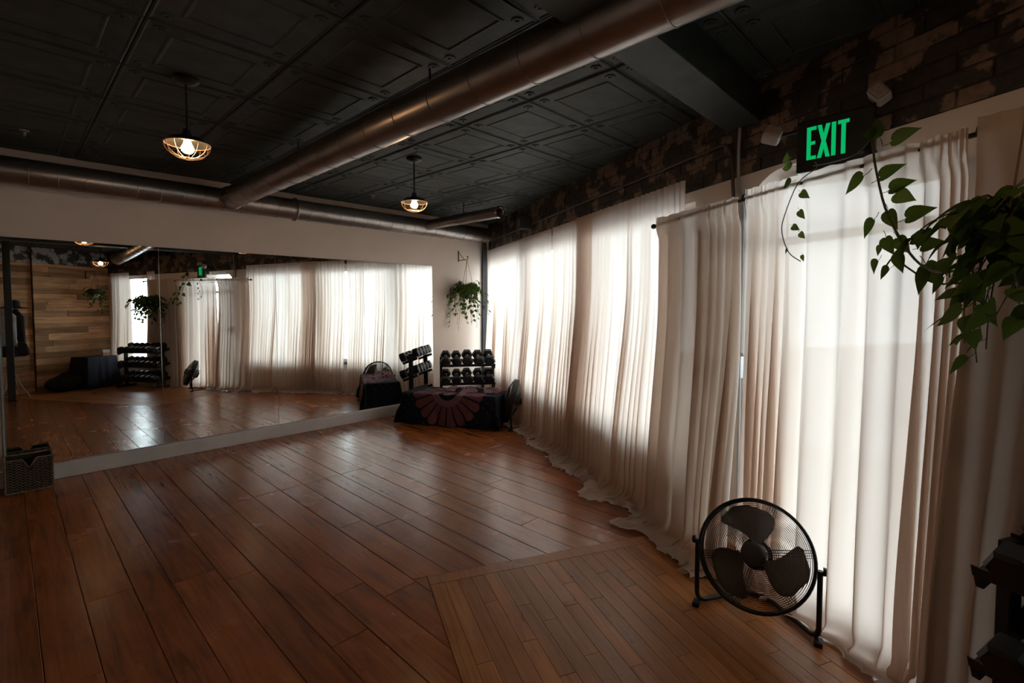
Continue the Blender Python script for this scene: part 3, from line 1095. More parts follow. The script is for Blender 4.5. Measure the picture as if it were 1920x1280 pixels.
e_w = 0.038
letter([rect(0, st, 0, lh), rect(st, e_w, 0, st * .95), rect(st, e_w - 0.004, lh / 2 - st * .45, lh / 2 + st * .45), rect(st, e_w, lh - st * .95, lh)], 0.043)
x_w = 0.050
letter([[(0, 0), (st, 0), (x_w, lh), (x_w - st, lh)], [(x_w - st, 0), (x_w, 0), (x_w / 2 + st * .55, lh * .47), (x_w / 2 - st * .1, lh * .36)],
        [(0, lh), (x_w / 2 - st * .55, lh * .53), (x_w / 2 + st * .1, lh * .64), (st, lh)]], 0.085)
letter([rect(0, st, 0, lh)], 0.140)
t_w = 0.042
letter([rect(0, t_w, lh - st * .95, lh), rect(t_w / 2 - st / 2, t_w / 2 + st / 2, 0, lh - st * .95)], 0.164)
B().box(sw - 0.052, sw - 0.034, -0.002, 0.004, 0.034, 0.046, 0.001).obj('test_switch', DARKP, sg)
hd = B()
hd.box(-0.04, 0.04, -0.012, 0.05, -0.03, 0.03, 0.012)
hm = hd.mesh('lamp_head', WHITEPL)
ln = B().box(-0.036, 0.036, -0.022, -0.010, -0.026, 0.026, 0.010).mesh('lens', LENS)
for (x, y, zz, rx, ry, rz) in ((-0.098, -0.02, 0.205, -0.5, 0.35, 0.35), (sw + 0.005, 0.03, 0.285, -0.35, 0.9, -0.2)):
    mh = T(x, y, zz) @ Matrix.Rotation(rz, 4, 'Z') @ Matrix.Rotation(ry, 4, 'Y') @ Matrix.Rotation(rx, 4, 'X')
    ho = link('lamp_head', hm, sg, mh)
    link('lens', ln, ho)
B().tube([(-0.10, 0.03, 0.20), (0.02, 0.03, 0.20)], 0.008).obj('head_arm', BLK, sg)
B().tube([(sw, 0.05, 0.26), (sw - 0.03, 0.03, 0.22)], 0.008).obj('head_arm', BLK, sg)

# ================================================================== PLANTS
def leaf_mesh(name, material, fold=0.25, curl=0.2, seed=0):
    """heart-shaped leaf, length 1 along +x, stalk at the origin"""
    prof = [(0.0, 0.0), (-0.06, 0.16), (0.0, 0.30), (0.14, 0.385), (0.32, 0.385), (0.52, 0.30), (0.72, 0.17), (0.90, 0.05), (1.0, 0.0)]
    b = B()
    rows = []
    for x, y in prof:
        zc = -curl * x * x
        rows.append([Vector((x, y, zc + fold * y * (1 - 0.4 * x))), Vector((x, y * .5, zc + fold * y * .42 * (1 - 0.4 * x))), Vector((max(x, 0.0), 0, zc)),
                     Vector((x, -y * .5, zc + fold * y * .42 * (1 - 0.4 * x))), Vector((x, -y, zc + fold * y * (1 - 0.4 * x)))])
    vs = [[b.bm.verts.new(p) for p in r] for r in rows]
    for r0, r1 in zip(vs, vs[1:]):
        for k in range(4):
            b.bm.faces.new((r0[k], r0[k + 1], r1[k + 1], r1[k]))
    bmesh.ops.remove_doubles(b.bm, verts=b.bm.verts[:], dist=1e-4)
    # stalk
    b.tube([(0.02, 0, 0.0), (-0.2, 0, -0.06), (-0.42, 0, -0.02)], [0.012, 0.014, 0.016], 5)
    return b.mesh(name, material, 'all', fix=False)


LM = [leaf_mesh('leaf', LEAF, 0.22, 0.18), leaf_mesh('leaf', LEAF, 0.40, 0.35), leaf_mesh('leaf', LEAF2, 0.15, 0.10)]


def leaf_matrix(p, dirv, nrm, size):
    x = Vector(dirv).normalized()
    n = Vector(nrm)
    n = (n - x * n.dot(x))
    if n.length < 1e-4: n = x.orthogonal()
    n.normalize()
    y = n.cross(x)
    m = Matrix.Identity(4)
    for i in range(3):
        m[i][0], m[i][1], m[i][2], m[i][3] = x[i] * size, y[i] * size, n[i] * size, p[i]
    return m


def pothos(root, strands, rng, size, leafgap, r0=0.1, spread=(0.1, 0.25), drop=(0.1, 0.5), rise=0.08, jitter=0.35):
    """trailing vines from a pot rim at the root's origin; every leaf is its own mesh object"""
    for k in range(strands):
        a = 2 * PI * (k + rng.uniform(-0.3, 0.3)) / strands
        out = rng.uniform(*spread)
        dr_ = rng.uniform(*drop)
        ri = rng.uniform(0.2, 1.0) * rise
        pts = []
        n = 10
        wob = rng.uniform(-0.6, 0.6)
        for q in range(n + 1):
            t = q / n
            rad = r0 * (0.7 + 0.3 * t) + out * (1 - (1 - t) ** 2.2)
            aa = a + wob * t * t
            zz = ri * math.sin(min(1, t * 2.5) * PI / 2) - dr_ * t ** 1.8
            pts.append(Vector((math.cos(aa) * rad, math.sin(aa) * rad, zz)))
        B().tube(pts, [0.0032 - 0.0016 * q / n for q in range(n + 1)], 5).obj('vine', STEM, root, smooth=True)
        ln_ = sum((pts[q + 1] - pts[q]).length for q in range(n))
        m = max(2, int(ln_ / leafgap))
        for j in range(m):
            t = (j + 0.6) / m
            x = t * n
            i = min(int(x), n - 1)
            p = pts[i].lerp(pts[i + 1], x - i)
            outv = Vector((p.x, p.y, 0))
            outv = outv.normalized() if outv.length > 1e-4 else Vector((1, 0, 0))
            side = Vector((-outv.y, outv.x, 0)) * (1 if j % 2 else -1)
            dv = outv * rng.uniform(0.2, 0.9) + side * rng.uniform(0.2, 0.9) + Vector((0, 0, -rng.uniform(0.2, 1.0)))
            nv = outv * 0.7 + Vector((rng.uniform(-jitter, jitter), rng.uniform(-jitter, jitter), 0.8))
            sz = size * rng.uniform(0.65, 1.15) * (1 - 0.35 * t)
            dv.normalize()
            link('leaf', LM[rng.choice((0, 0, 1, 2))], root, leaf_matrix(p + dv * sz * 0.42, dv, nv, sz))


def pot(root, r, h, material, hang, name='pot'):
    B().lathe([(0.0, -h), (r * 0.72, -h), (r * 0.80, -h * 0.6), (r, -0.015), (r * 1.06, -0.012), (r * 1.06, 0.0), (r * 0.96, 0.0), (r * 0.9, -0.02), (0.0, -0.025)]).obj(name, material, root, smooth=True)
    for k in range(3):
        a = k * 2 * PI / 3 + 0.4
        B().tube([(math.cos(a) * r, math.sin(a) * r, -0.005), (0, 0, hang)], 0.0028, 6).obj('cord', CORD, root)


# big pothos at the frame edge, hung from the ceiling by the doorway
PP = pw(6.52, 0.50, 1.60)
big = thing('hanging_pothos', 'large pothos with dangling heart-shaped leaves hanging in front of the dark curtain', 'plant', Matrix.Translation(PP))
pot(big, 0.09, 0.13, POT, CEIL - 1.60 - 0.02)
rngp = random.Random(5)
pothos(big, 42, rngp, 0.100, 0.046, 0.06, (0.05, 0.25), (0.02, 0.48), 0.20)
# long vines trained over the curtain rod and behind the exit sign (wall coordinates s, d, z)
def wl(p): return pw(*p) - PP


va = [(5.886, .20, 1.997), (5.86, .20, 2.06), (5.862, .215, 2.09), (5.88, .23, 2.03), (5.90, .24, 1.948), (5.964, .28, 1.791), (6.06, .34, 1.658), (6.157, .40, 1.566), (6.259, .46, 1.532), (6.37, .5, 1.56), (6.42, .52, 1.68)]
vb = [(5.645, .25, 2.05), (5.631, .22, 2.03), (5.566, .25, 1.975), (5.498, .25, 1.839), (5.488, .25, 1.765), (5.526, .25, 1.672), (5.589, .25, 1.625)]
vc = [(5.862, .215, 2.09), (5.80, .21, 2.045), (5.70, .21, 2.04), (5.60, .2, 2.05)]
ve = [(6.36, .5, 1.50), (6.22, .43, 1.50), (6.10, .37, 1.56), (6.03, .33, 1.60), (5.98, .31, 1.55)]
for v_, r_ in ((va, 0.0042), (vb, 0.0022), (vc, 0.003), (ve, 0.003)):
    P_ = [wl(p) for p in v_]
    sm = []
    for i in range(len(P_) - 1):
        p0, p1, p2, p3 = P_[max(i - 1, 0)], P_[i], P_[i + 1], P_[min(i + 2, len(P_) - 1)]
        for q in range(4):
            t = q / 4
            sm.append(0.5 * ((2 * p1) + (p2 - p0) * t + (2 * p0 - 5 * p1 + 4 * p2 - p3) * t * t + (3 * p1 - p0 - 3 * p2 + p3) * t ** 3))
    sm.append(P_[-1])
    B().tube(sm, r_, 6).obj('vine', STEM, big, smooth=True)
# leaves on the long vines: place (s, d, z), pointing (ds, dz), size
RT = 1.0
for (s_, d_, z_, ds, dz_, sz, k) in (
        (5.855, .24, 1.945, -.9, -.55, .088, 0), (5.915, .25, 1.915, .8, .35, .080, 0), (5.965, .27, 1.858, .95, .25, .075, 0), (5.985, .27, 1.84, .9, -.45, .068, 2),
        (5.925, .28, 1.76, -.6, -.85, .070, 0), (5.985, .30, 1.78, .35, -.95, .068, 0), (6.055, .32, 1.735, .95, .3, .080, 0), (5.985, .33, 1.652, -.3, -.9, .036, 2),
        (6.0, .33, 1.68, .3, -.9, .062, 0), (6.045, .34, 1.672, .5, -.8, .062, 0), (6.065, .36, 1.615, .1, -1, .062, 0), (5.895, .22, 2.075, -.35, 1, .078, 0),
        (5.935, .22, 2.05, .95, .22, .086, 2), (5.885, .22, 2.10, -.7, .2, .055, 0), (6.10, .36, 1.65, .9, .15, .05, 0), (6.02, .33, 1.565, -.8, -.6, .05, 1), (5.965, .31, 1.60, -.5, -.8, .05, 1),
        (6.17, .40, 1.57, .5, -.8, .075, 0), (6.2, .42, 1.54, -.6, -.75, .075, 1), (6.16, .41, 1.62, .9, .2, .06, 0),
        (5.535, .25, 2.06, -.9, .1, .052, 0), (5.535, .25, 1.992, -.9, -.2, .055, 1), (5.580, .25, 1.935, .7, -.6, .045, 0), (5.575, .25, 1.855, .5, -.9, .042, 0),
        (5.540, .25, 1.79, .8, -.5, .036, 0), (5.580, .25, 1.755, .6, -.7, .034, 2), (5.520, .25, 1.69, -.4, -.7, .024, 2), (5.595, .25, 1.655, .25, -1, .028, 2), (5.455, .19, 2.10, -.2, 1, .05, 0)):
    x = (WX * ds + Vector((0, 0, dz_))).normalized()
    nv = DX * 1.0 - WX * 0.25 + Vector((0, 0, 0.35))
    link('leaf', LM[k], big, leaf_matrix(wl((s_, d_, z_)) + x * sz * 0.1, x, nv, sz * 1.12))

# plant in the corner on a wall hook
PC = pm(0.60, 0.19, 1.66)
cp = thing('hanging_plant', 'bushy trailing plant hung in the corner above the dumbbell rack', 'plant', Matrix.Translation(PC))
pot(cp, 0.10, 0.15, POT, 0.40)
pothos(cp, 34, random.Random(9), 0.082, 0.042, 0.07, (0.08, 0.23), (0.08, 0.62), 0.15)
pothos(cp, 5, random.Random(19), 0.036, 0.07, 0.09, (0.0, 0.06), (0.5, 0.66), 0.02)
hk = thing('wall_hook', 'black scrolled iron bracket holding the corner plant', 'bracket', MM @ T(0.60, 0.0, 2.04))
B().box(-0.008, 0.008, 0.001, 0.006, 0.0, 0.16).obj('back_plate', BLK, hk)
B().tube([(0, 0.004, 0.02), (0, 0.17, 0.02), (0, 0.20, 0.028), (0, 0.215, 0.05), (0, 0.20, 0.07), (0, 0.185, 0.06)], 0.005).obj('arm', BLK, hk, smooth=True)
B().tube([(0, 0.004, 0.14), (0, 0.13, 0.025)], 0.004).obj('brace', BLK, hk, smooth=True)

# plant on the plank wall, seen in the mirror
P3_ = pw(8.02, 0.42, 1.86)
p3 = thing('hanging_plant', 'small trailing plant in a pale pot hung by the plank wall, seen in the mirror', 'plant', Matrix.Translation(P3_))
pot(p3, 0.085, 0.13, CLAY, 0.35)
pothos(p3, 18, random.Random(29), 0.08, 0.05, 0.05, (0.03, 0.14), (0.05, 0.50), 0.10)
hk3 = thing('wall_hook', 'black iron bracket on the plank wall holding the pale pot', 'bracket', frame(pw(8.28, 0.42, 2.20), -DX, -WX))
B().box(-0.008, 0.008, 0.0, 0.006, -0.10, 0.06).obj('back_plate', BLK, hk3)
B().tube([(0, 0.003, 0.03), (0, 0.25, 0.03), (0, 0.27, 0.015), (0, 0.26, 0.005)], 0.005).obj('arm', BLK, hk3, smooth=True)

# ================================================================== DUMBBELLS AND RACKS
def hexhead(b, c, ax, r, l):
    ax = Vector(ax)
    x = Vector((0, 0, 1))
    y = ax.cross(x)
    def rg(rr, o): return [Vector(c) + ax * o + (x * math.cos(PI / 3 * k + PI / 6) + y * math.sin(PI / 3 * k + PI / 6)) * rr for k in range(6)]
    b.loft([rg(r * 0.82, -l / 2), rg(r, -l / 2 + 0.012), rg(r, l / 2 - 0.012), rg(r * 0.82, l / 2)])


DB = {}


def dumbbell(mw, label, group, r=0.062, l=0.085, parent=None):
    """axis along local y, bottom at z=0"""
    key = (r, l)
    if key not in DB:
        b = B(); hexhead(b, (0, 0, r * .87), (0, 1, 0), r, l)
        h_ = b.mesh('head', RUB)
        b = B(); b.tube([(0, -0.075, r * .87), (0, -0.03, r * .87), (0, 0, r * .87), (0, 0.03, r * .87), (0, 0.075, r * .87)], [0.015, 0.016, 0.0185, 0.016, 0.015], 12)
        b.ring((0, -0.062, r * .87), (0, 1, 0), 0.017, 0.004, 14, 5).ring((0, 0.062, r * .87), (0, 1, 0), 0.017, 0.004, 14, 5)
        DB[key] = (h_, b.mesh('handle', CHROME, True))
    o = thing('dumbbell', label, 'dumbbell', mw, group)
    h_, g_ = DB[key]
    off = 0.06 + l / 2
    link('head', h_, o, T(0, -off, 0))
    link('head', h_, o, T(0, off, 0))
    link('handle', g_, o)
    return o


def rack(name, label, mw, W_, D_, H_, tiers, slope=0.35):
    """front at y=0, back at y=D_; tiers: list of heights; each tier two angled rails"""
    root = thing(name, label, 'rack', mw)
    for x in (0, W_ - 0.035):
        b = B()
        b.box(x, x + 0.035, D_ * 0.42, D_ * 0.42 + 0.06, 0.04, H_, 0.004)
        b.obj('upright', BLK, root)
        B().box(x, x + 0.035, 0.0, D_, 0.0, 0.045, 0.004).obj('foot', BLK, root)
        hb = B()
        for k in range(9): hb.box(x + 0.0125, x + 0.0225, D_ * 0.42 - 0.0008, D_ * 0.42, H_ * 0.3 + k * 0.028, H_ * 0.3 + k * 0.028 + 0.009)
        hb.obj('bolt_holes', STEEL, root)
    for zt in tiers:
        for yy, zz in ((D_ * 0.20, zt - 0.5 * slope * D_ * 0.5), (D_ * 0.72, zt + 0.5 * slope * D_ * 0.5)):
            mr = T(W_ / 2, yy, zz) @ Matrix.Rotation(math.atan(slope), 4, 'X')
            b = B().box(-W_ / 2, W_ / 2, -0.035, 0.035, -0.004, 0.0).box(-W_ / 2, W_ / 2, -0.037, -0.033, -0.004, 0.03)
            b.obj('rail', BLK, root, mw=mr)
        for x in (0.0, W_ - 0.02):
            m2 = T(x + 0.01, D_ * 0.46, zt - 0.012) @ Matrix.Rotation(math.atan(slope), 4, 'X')
            B().box(-0.01, 0.01, -D_ * 0.36, D_ * 0.40, -0.03, 0.004, 0.002).obj('tier_arm', BLK, root, mw=m2)
    return root


ORD = ['first', 'second', 'third', 'fourth', 'fifth', 'sixth', 'seventh']
# corner rack
RA = math.atan2(0.16, 0.985)
R1 = Matrix.Translation((-0.925, 6.27, 0)) @ RZ(RA)
rack('dumbbell_rack', 'black steel dumbbell rack standing diagonally in the room corner', R1, 0.72, 0.30, 0.74, [0.18, 0.42, 0.66])
rg = random.Random(3)
SLP = math.atan(0.35)
for ti, zt, tn in ((2, 0.66, 'top'), (1, 0.42, 'middle')):
    for k in range(5):
        r = (0.068, 0.066, 0.073, 0.070, 0.074)[k] * (0.97 if ti == 1 else 1.0)
        x = 0.075 + k * 0.142
        m = R1 @ T(x, 0.138, zt + 0.004) @ Matrix.Rotation(SLP, 4, 'X') @ Matrix.Rotation(rg.uniform(-0.05, 0.05), 4, 'Z')
        dumbbell(m, 'black hex dumbbell on the %s tier of the corner rack, %s from the mirror' % (tn, ORD[k]), 'dumbbells on the corner rack', round(r, 4), 0.08)
# rack at the frame edge: front faces the room
R2 = frame(pw(6.375, 0.53), WX, -DX)
rack('dumbbell_rack', 'black steel dumbbell rack under the big pothos, cut off by the frame edge', R2, 1.0, 0.36, 0.74, [0.16, 0.43, 0.70])
for ti, zt, tn in ((2, 0.70, 'top'), (1, 0.43, 'middle'), (0, 0.16, 'bottom')):
    for k in range(7):
        m = R2 @ T(0.085 + k * 0.138, 0.165, zt + 0.004) @ Matrix.Rotation(SLP, 4, 'X') @ Matrix.Rotation(rg.uniform(-0.04, 0.04), 4, 'Z')
        dumbbell(m, 'black hex dumbbell, %s from the doorway on the %s tier under the pothos' % (ORD[k], tn), 'dumbbells on the rack under the pothos', 0.060 if ti == 2 else 0.064, 0.085)

# ================================================================== DRAPED BENCH
BL, BD, BHt = 1.17, 0.46, 0.37
ba = math.atan2(-0.296, 0.955)
MBn = Matrix.Translation((-1.315, 5.87, 0)) @ RZ(ba)
bench = thing('draped_bench', 'low bench in front of the corner rack draped with a dark mandala tapestry', 'bench', MBn)
b = B().box(0.03, BL - 0.03, 0.03, BD - 0.03, 0.04, BHt - 0.025, 0.008)
for x in (0.05, BL - 0.09):
    for y in (0.05, BD - 0.09): b.box(x, x + 0.04, y, y + 0.04, 0.0, 0.05)
b.obj('bench_body', FELT, bench)
# cloth: unrolled rectangle (a, c); a along the bench, c from front hem over the top to the back hem
HF, HB, HS = BHt - 0.012, 0.22, BHt - 0.02


def drape(t, q):
    a = -HS + t * (BL + 2 * HS)
    c = -HF + q * (BD + HF + HB)
    z = BHt
    x, y = a, c
    dropx = dropy = 0.0
    if a < 0: dropx = -a; x = 0
    elif a > BL: dropx = a - BL; x = BL
    if c < 0: dropy = -c; y = 0
    elif c > BD: dropy = c - BD; y = BD
    drop = max(dropx, dropy)
    other = min(dropx, dropy)
    n1 = noise.noise(Vector((a * 5, c * 5, 1.0)))
    n2 = noise.noise(Vector((a * 14, c * 11, 4.0)))
    z = BHt - drop + 0.012 * (0.5 + n1) * (1 if drop < 0.02 else 0) + 0.007 * n2 * (1 if drop < 0.01 else 0.3)
    k = drop / HF
    fl = 0.03 * k + 0.020 * k * math.sin((a if dropy >= dropx else c) * 22 + 3 * n1) + 0.06 * other * 1.6
    if dropx > 0: x += (-1 if a < 0 else 1) * (fl + 0.006)
    if dropy > 0: y += (-1 if c < 0 else 1) * (fl + 0.006)
    return Vector((x, y, max(0.004, z)))


b = B()
b.grid(90, 56, drape, lambda t, q: ((-HS + t * (BL + 2 * HS)) - BL * 0.50, (-HF + q * (BD + HF + HB)) - 0.06))
b.obj('tapestry_cloth', TAP, bench, smooth='all', fix=False)
# folded second cloth heaped on the back of the top
b = B()


def heap(t, q):
    x, y = 0.40 + t * 0.74, 0.20 + q * 0.25
    e = min(t, 1 - t, q * 0.5, (1 - q) * 0.5) * 6
    h_ = smooth01(e)
    n1 = noise.noise(Vector((x * 7, y * 9, 2.0)))
    n2 = noise.noise(Vector((x * 19, y * 16, 6.0)))
    return Vector((x + 0.02 * n1, y + 0.02 * n2, BHt + 0.012 + h_ * (0.030 + 0.028 * n1 + 0.016 * n2)))


b.grid(44, 22, heap, lambda t, q: ((t - 0.5) * 0.5, (q - 0.1) * 0.36))
b.obj('folded_cloth', TAP, bench, smooth='all', fix=False)

# ================================================================== FLOOR FAN
def fan(name, label, mw, tiltdeg, spin=0.0):
    """base axis along local x, faces local -y; origin on the floor between the legs"""
    root = thing(name, label, 'fan', mw)
    hw_, zc = 0.235, 0.316
    # base tube: arms down, rounded feet, runs back to a cross piece
    path = [(-hw_ - 0.012, 0, zc), (-hw_ - 0.012, 0.0, 0.02), (-0.07, 0.22, 0.014), (0.03, 0.22, 0.014), (hw_ + 0.012, 0.0, 0.02), (hw_ + 0.012, 0, zc)]
    B().tube(bend_path(path, 0.055), 0.011, 10).obj('stand', BLK, root, smooth=True)
    for sx in (-1, 1):
        B().box(sx * hw_ + sx * 0.012 - 0.016, sx * hw_ + sx * 0.012 + 0.016, -0.03, 0.02, 0.0, 0.022, 0.005).obj('foot_pad', RUB, root)
        B().lathe([(0.0, 0.0), (0.018, 0.0), (0.016, 0.012), (0.0, 0.014)], (sx * (hw_ + 0.022), 0, zc), 12, (sx, 0, 0)).obj('pivot_knob', BLK, root, smooth=True)
    head = bpy.data.objects.new('fan_head', None)
    COL.objects.link(head)
    head.parent = root
    head.matrix_local = T(0, 0, zc) @ Matrix.Rotation(math.radians(-tiltdeg), 4, 'X')
    R = 0.231
    b = B()
    # two-part rim
    b.ring((0, -0.022, 0), (0, 1, 0), R, 0.0075, 56, 8).ring((0, 0.028, 0), (0, 1, 0), R, 0.0075, 56, 8)
    prof = [(R + 0.004, -0.02), (R + 0.006, 0.0), (R + 0.004, 0.026)]
    rg_ = [[(r * math.cos(2 * PI * k / 56), y, r * math.sin(2 * PI * k / 56)) for k in range(56)] for r, y in prof]
    b.loft(rg_, True, False)
    b.obj('rim', BLK, head, smooth=True)
    def grille(sg_, nm, dep):
        g = B()
        def yz(r): return sg_ * (0.025 + dep * math.cos(min(1.0, r / R) * PI / 2) ** 0.75)
        n = 23
        for k in range(n):
            r = 0.062 + (R - 0.066) * k / (n - 1)
            g.ring((0, yz(r), 0), (0, 1, 0), r, 0.00095, 56, 4)
        for k in range(6):
            a = k * PI / 3 + 0.25
            for off in (-0.014, -0.004, 0.006, 0.016):
                pts = []
                for q in range(7):
                    r = 0.05 + (R - 0.05) * q / 6
                    x = Vector((math.cos(a), 0, math.sin(a))) * r + Vector((-math.sin(a), 0, math.cos(a))) * off
                    pts.append((x.x, yz(r) - sg_ * 0.0015, x.z))
                g.tube(pts, 0.0012, 4)
        g.obj(nm, WIRE, head, smooth=True)
    grille(-1, 'front_grille', 0.062)
    grille(1, 'rear_grille', 0.075)
    B().lathe([(0.0, 0.098), (0.034, 0.097), (0.045, 0.093), (0.05, 0.085), (0.05, 0.078), (0.0, 0.078)], (0, 0, 0), 28, (0, -1, 0)).obj('badge_cap', mat('fan_badge', (0.06, 0.06, 0.062), 0.5), head, smooth=True)
    B().lathe([(0.0, -0.045), (0.046, -0.045), (0.05, -0.03), (0.05, 0.05), (0.03, 0.06), (0.0, 0.06)], (0, 0, 0), 28, (0, -1, 0)).obj('hub', BLK, head, smooth=True)
    mt = B()
    mt.lathe([(0.0, 0.13), (0.045, 0.128), (0.062, 0.11), (0.066, 0.05), (0.06, 0.045), (0.0, 0.045)], (0, 0, 0), 28, (0, 1, 0))
    mt.box(-0.016, 0.016, 0.07, 0.11, 0.05, 0.088, 0.005)
    mt.obj('motor', BLK, head, smooth=True)
    def blade(a0):
        b2 = B()
        nu, nv = 12, 8
        def f(s_, t_):
            # s_ radial, t_ across
            r = 0.042 + s_ * 0.168
            wdt = 0.55 + 0.75 * math.sin(min(1.0, s_ * 1.15) * PI * 0.62)
            if s_ > 0.8: wdt *= math.sqrt(max(0.0, 1 - ((s_ - 0.8) / 0.205) ** 2))
            th = (t_ - 0.5) * wdt * 1.05 + 0.45 * s_
            y = (0.5 - t_) * 0.055 * (1 - 0.25 * s_) + 0.008 * math.sin(t_ * PI)
            return Vector((math.cos(a0 + th) * r, y, math.sin(a0 + th) * r))
        b2.grid(nu, nv, f)
        bmesh.ops.solidify(b2.bm, geom=b2.bm.faces[:], thickness=0.0015)
        b2.obj('blade', BLADE, head, smooth='all')
    for k in range(3): blade(spin + k * 2 * PI / 3)
    return root


FA = math.atan2(-0.555, 0.83)
FC = Vector((1.088, 2.150, 0))
fan('floor_fan', 'black metal floor fan on the oak strips in front of the backlit curtain', Matrix.Translation(FC) @ RZ(FA), 24, spin=1.5)
fan('floor_fan', 'black metal floor fan seen edge-on between draped bench and corner curtain', Matrix.Translation((0.0, 5.74, 0)) @ RZ(math.radians(-93)), 14, spin=0.4)
# flex of the near fan
cb = B().tube([pw(5.35, 0.30, 0.008), pw(5.2, 0.42, 0.006), pw(4.95, 0.44, 0.006), pw(4.7, 0.42, 0.006), pw(4.45, 0.36, 0.006), pw(4.3, 0.24, 0.006)], 0.004, 6)
tag(cb.obj('power_cord', BLK, smooth=True), 'black power cord of the near fan lying along the curtain hem', 'cord')

# ================================================================== BASKET, BOTTLE
bq = thing('woven_basket', 'square woven seagrass basket with a V notch standing before the mirror', 'basket', MM @ T(5.085, 0.185, 0))
BWd, BDp, BHh = 0.262, 0.20, 0.262
b = B()
hw2, hd2 = BWd / 2, BDp / 2
t_ = 0.012
b.box(-hw2 + t_, hw2 - t_, -hd2 + t_, hd2 - t_, 0.006, 0.014)
b.obj('basket_base', WICKD, bq)
# lining walls, front wall with the notch
b = B()
b.box(-hw2 + .006, -hw2 + t_, -hd2 + .006, hd2 - .006, 0.01, BHh - 0.012).box(hw2 - t_, hw2 - .006, -hd2 + .006, hd2 - .006, 0.01, BHh - 0.012)
b.box(-hw2 + t_, hw2 - t_, -hd2 + .006, -hd2 + t_, 0.01, BHh - 0.012)
mm = Matrix(((1, 0, 0, 0), (0, 0, -1, hd2 - 0.006), (0, 1, 0, 0), (0, 0, 0, 1)))
b.prism([(-hw2 + t_, 0.01), (hw2 - t_, 0.01), (hw2 - t_, BHh - 0.012), (0.035, BHh - 0.012), (0.0, BHh - 0.07), (-0.035, BHh - 0.012), (-hw2 + t_, BHh - 0.012)], 0.006, mm)
b.obj('basket_wall', WICKD, bq)
# woven strands on the four sides, diagonal both ways
b = B()
def notch(x, z): return z > BHh - 0.072 + abs(x) * 1.7
for side in range(4):
    W2 = hw2 if side in (0, 2) else hd2
    Dp = hd2 if side in (0, 2) else hw2
    def P(x, z, o):
        if side == 0: return Vector((x, Dp + o, z))
        if side == 2: return Vector((-x, -Dp - o, z))
        if side == 1: return Vector((Dp + o, -x, z))
        return Vector((-Dp - o, x, z))
    nz_ = 12
    ncol = int(2 * W2 / 0.022)
    for c in range(ncol):
        xa = -W2 + (c + 0.5) * 2 * W2 / ncol
        for rr in range(nz_):
            zb = 0.012 + rr * (BHh - 0.024) / nz_
            zs = (BHh - 0.024) / nz_
            dirn = 1 if c % 2 else -1
            x0, x1 = xa - 0.011 * dirn, xa + 0.011 * dirn
            if side == 0 and notch(xa, zb + zs): continue
            b.tube([P(x0, zb, 0.0), P(xa, zb + zs * 0.5, 0.004), P(x1, zb + zs * 1.0, 0.0)], [0.0026, 0.0034, 0.0026], 4)
b.obj('woven_strands', WICK, bq)
b = B()
zr = BHh - 0.006
b.tube([(-0.04, hd2, zr), (-hw2, hd2, zr), (-hw2, -hd2, zr), (hw2, -hd2, zr), (hw2, hd2, zr), (0.04, hd2, zr), (0.0, hd2 + 0.002, BHh - 0.075), (-0.04, hd2, zr)], 0.0065, 6)
b.tube([(-hw2, hd2, 0.008), (-hw2, -hd2, 0.008), (hw2, -hd2, 0.008), (hw2, hd2, 0.008)], 0.0065, 6, True)
for sx in (-1, 1):
    for sy in (-1, 1): b.tube([(sx * hw2, sy * hd2, 0.008), (sx * hw2, sy * hd2, zr)], 0.006, 6)
b.obj('rim_binding', WICK, bq)

bt = thing('spray_bottle', 'small white bottle on the floor at the curtain hem', 'bottle', Matrix.Translation(pw(3.80, 0.36)))
B().lathe([(0.0, 0.0), (0.022, 0.0), (0.024, 0.006), (0.024, 0.075), (0.012, 0.092), (0.010, 0.10), (0.0, 0.10)], n=18).obj('bottle_body', WHITEPL, bt, smooth=True)
B().lathe([(0.0, 0.098), (0.013, 0.098), (0.013, 0.118), (0.0, 0.12)], n=14).obj('cap', WHITEC, bt, smooth=True)

# ================================================================== SEEN IN THE MIRROR, BEHIND THE CAMERA
colm = thing('steel_column', 'slim black steel column before the coat stand, seen at the mirror edge', 'column', MM @ T(5.13, 5.85, 0))
B().box(-0.045, 0.045, -0.045, 0.045, 0.012, CEIL - 0.012, 0.006).obj('shaft', BLK, colm)
B().box(-0.055, 0.055, -0.055, 0.055, 0.0, 0.012).obj('base_plate', BLK, colm)
B().box(-0.055, 0.055, -0.055, 0.055, CEIL - 0.014, CEIL - 0.004).obj('cap_plate', BLK, colm)

cs = thing('coat_stand', 'pale bentwood coat stand hung with dark clothes, seen in the mirror', 'coat stand', MM @ T(5.13, 6.25, 0))
B().tube([(0, 0, 0.25), (0, 0, 1.62)], 0.014, 10).obj('pole', BENT, cs, smooth=True)
for k in range(4):
    a = k * PI / 2 + 0.5
    B().tube([(math.cos(a) * r_, math.sin(a) * r_, z_) for r_, z_ in ((0.015, 0.62), (0.05, 0.42), (0.14, 0.2), (0.23, 0.05), (0.25, 0.012), (0.28, 0.02))], 0.010, 8).obj('leg', BENT, cs, smooth=True)
for k in range(6):
    a = k * PI / 3
    B().tube([(math.cos(a) * r_, math.sin(a) * r_, z_) for r_, z_ in ((0.012, 1.42), (0.07, 1.45), (0.11, 1.52), (0.12, 1.56))], 0.008, 6).obj('hook', BENT, cs, smooth=True)


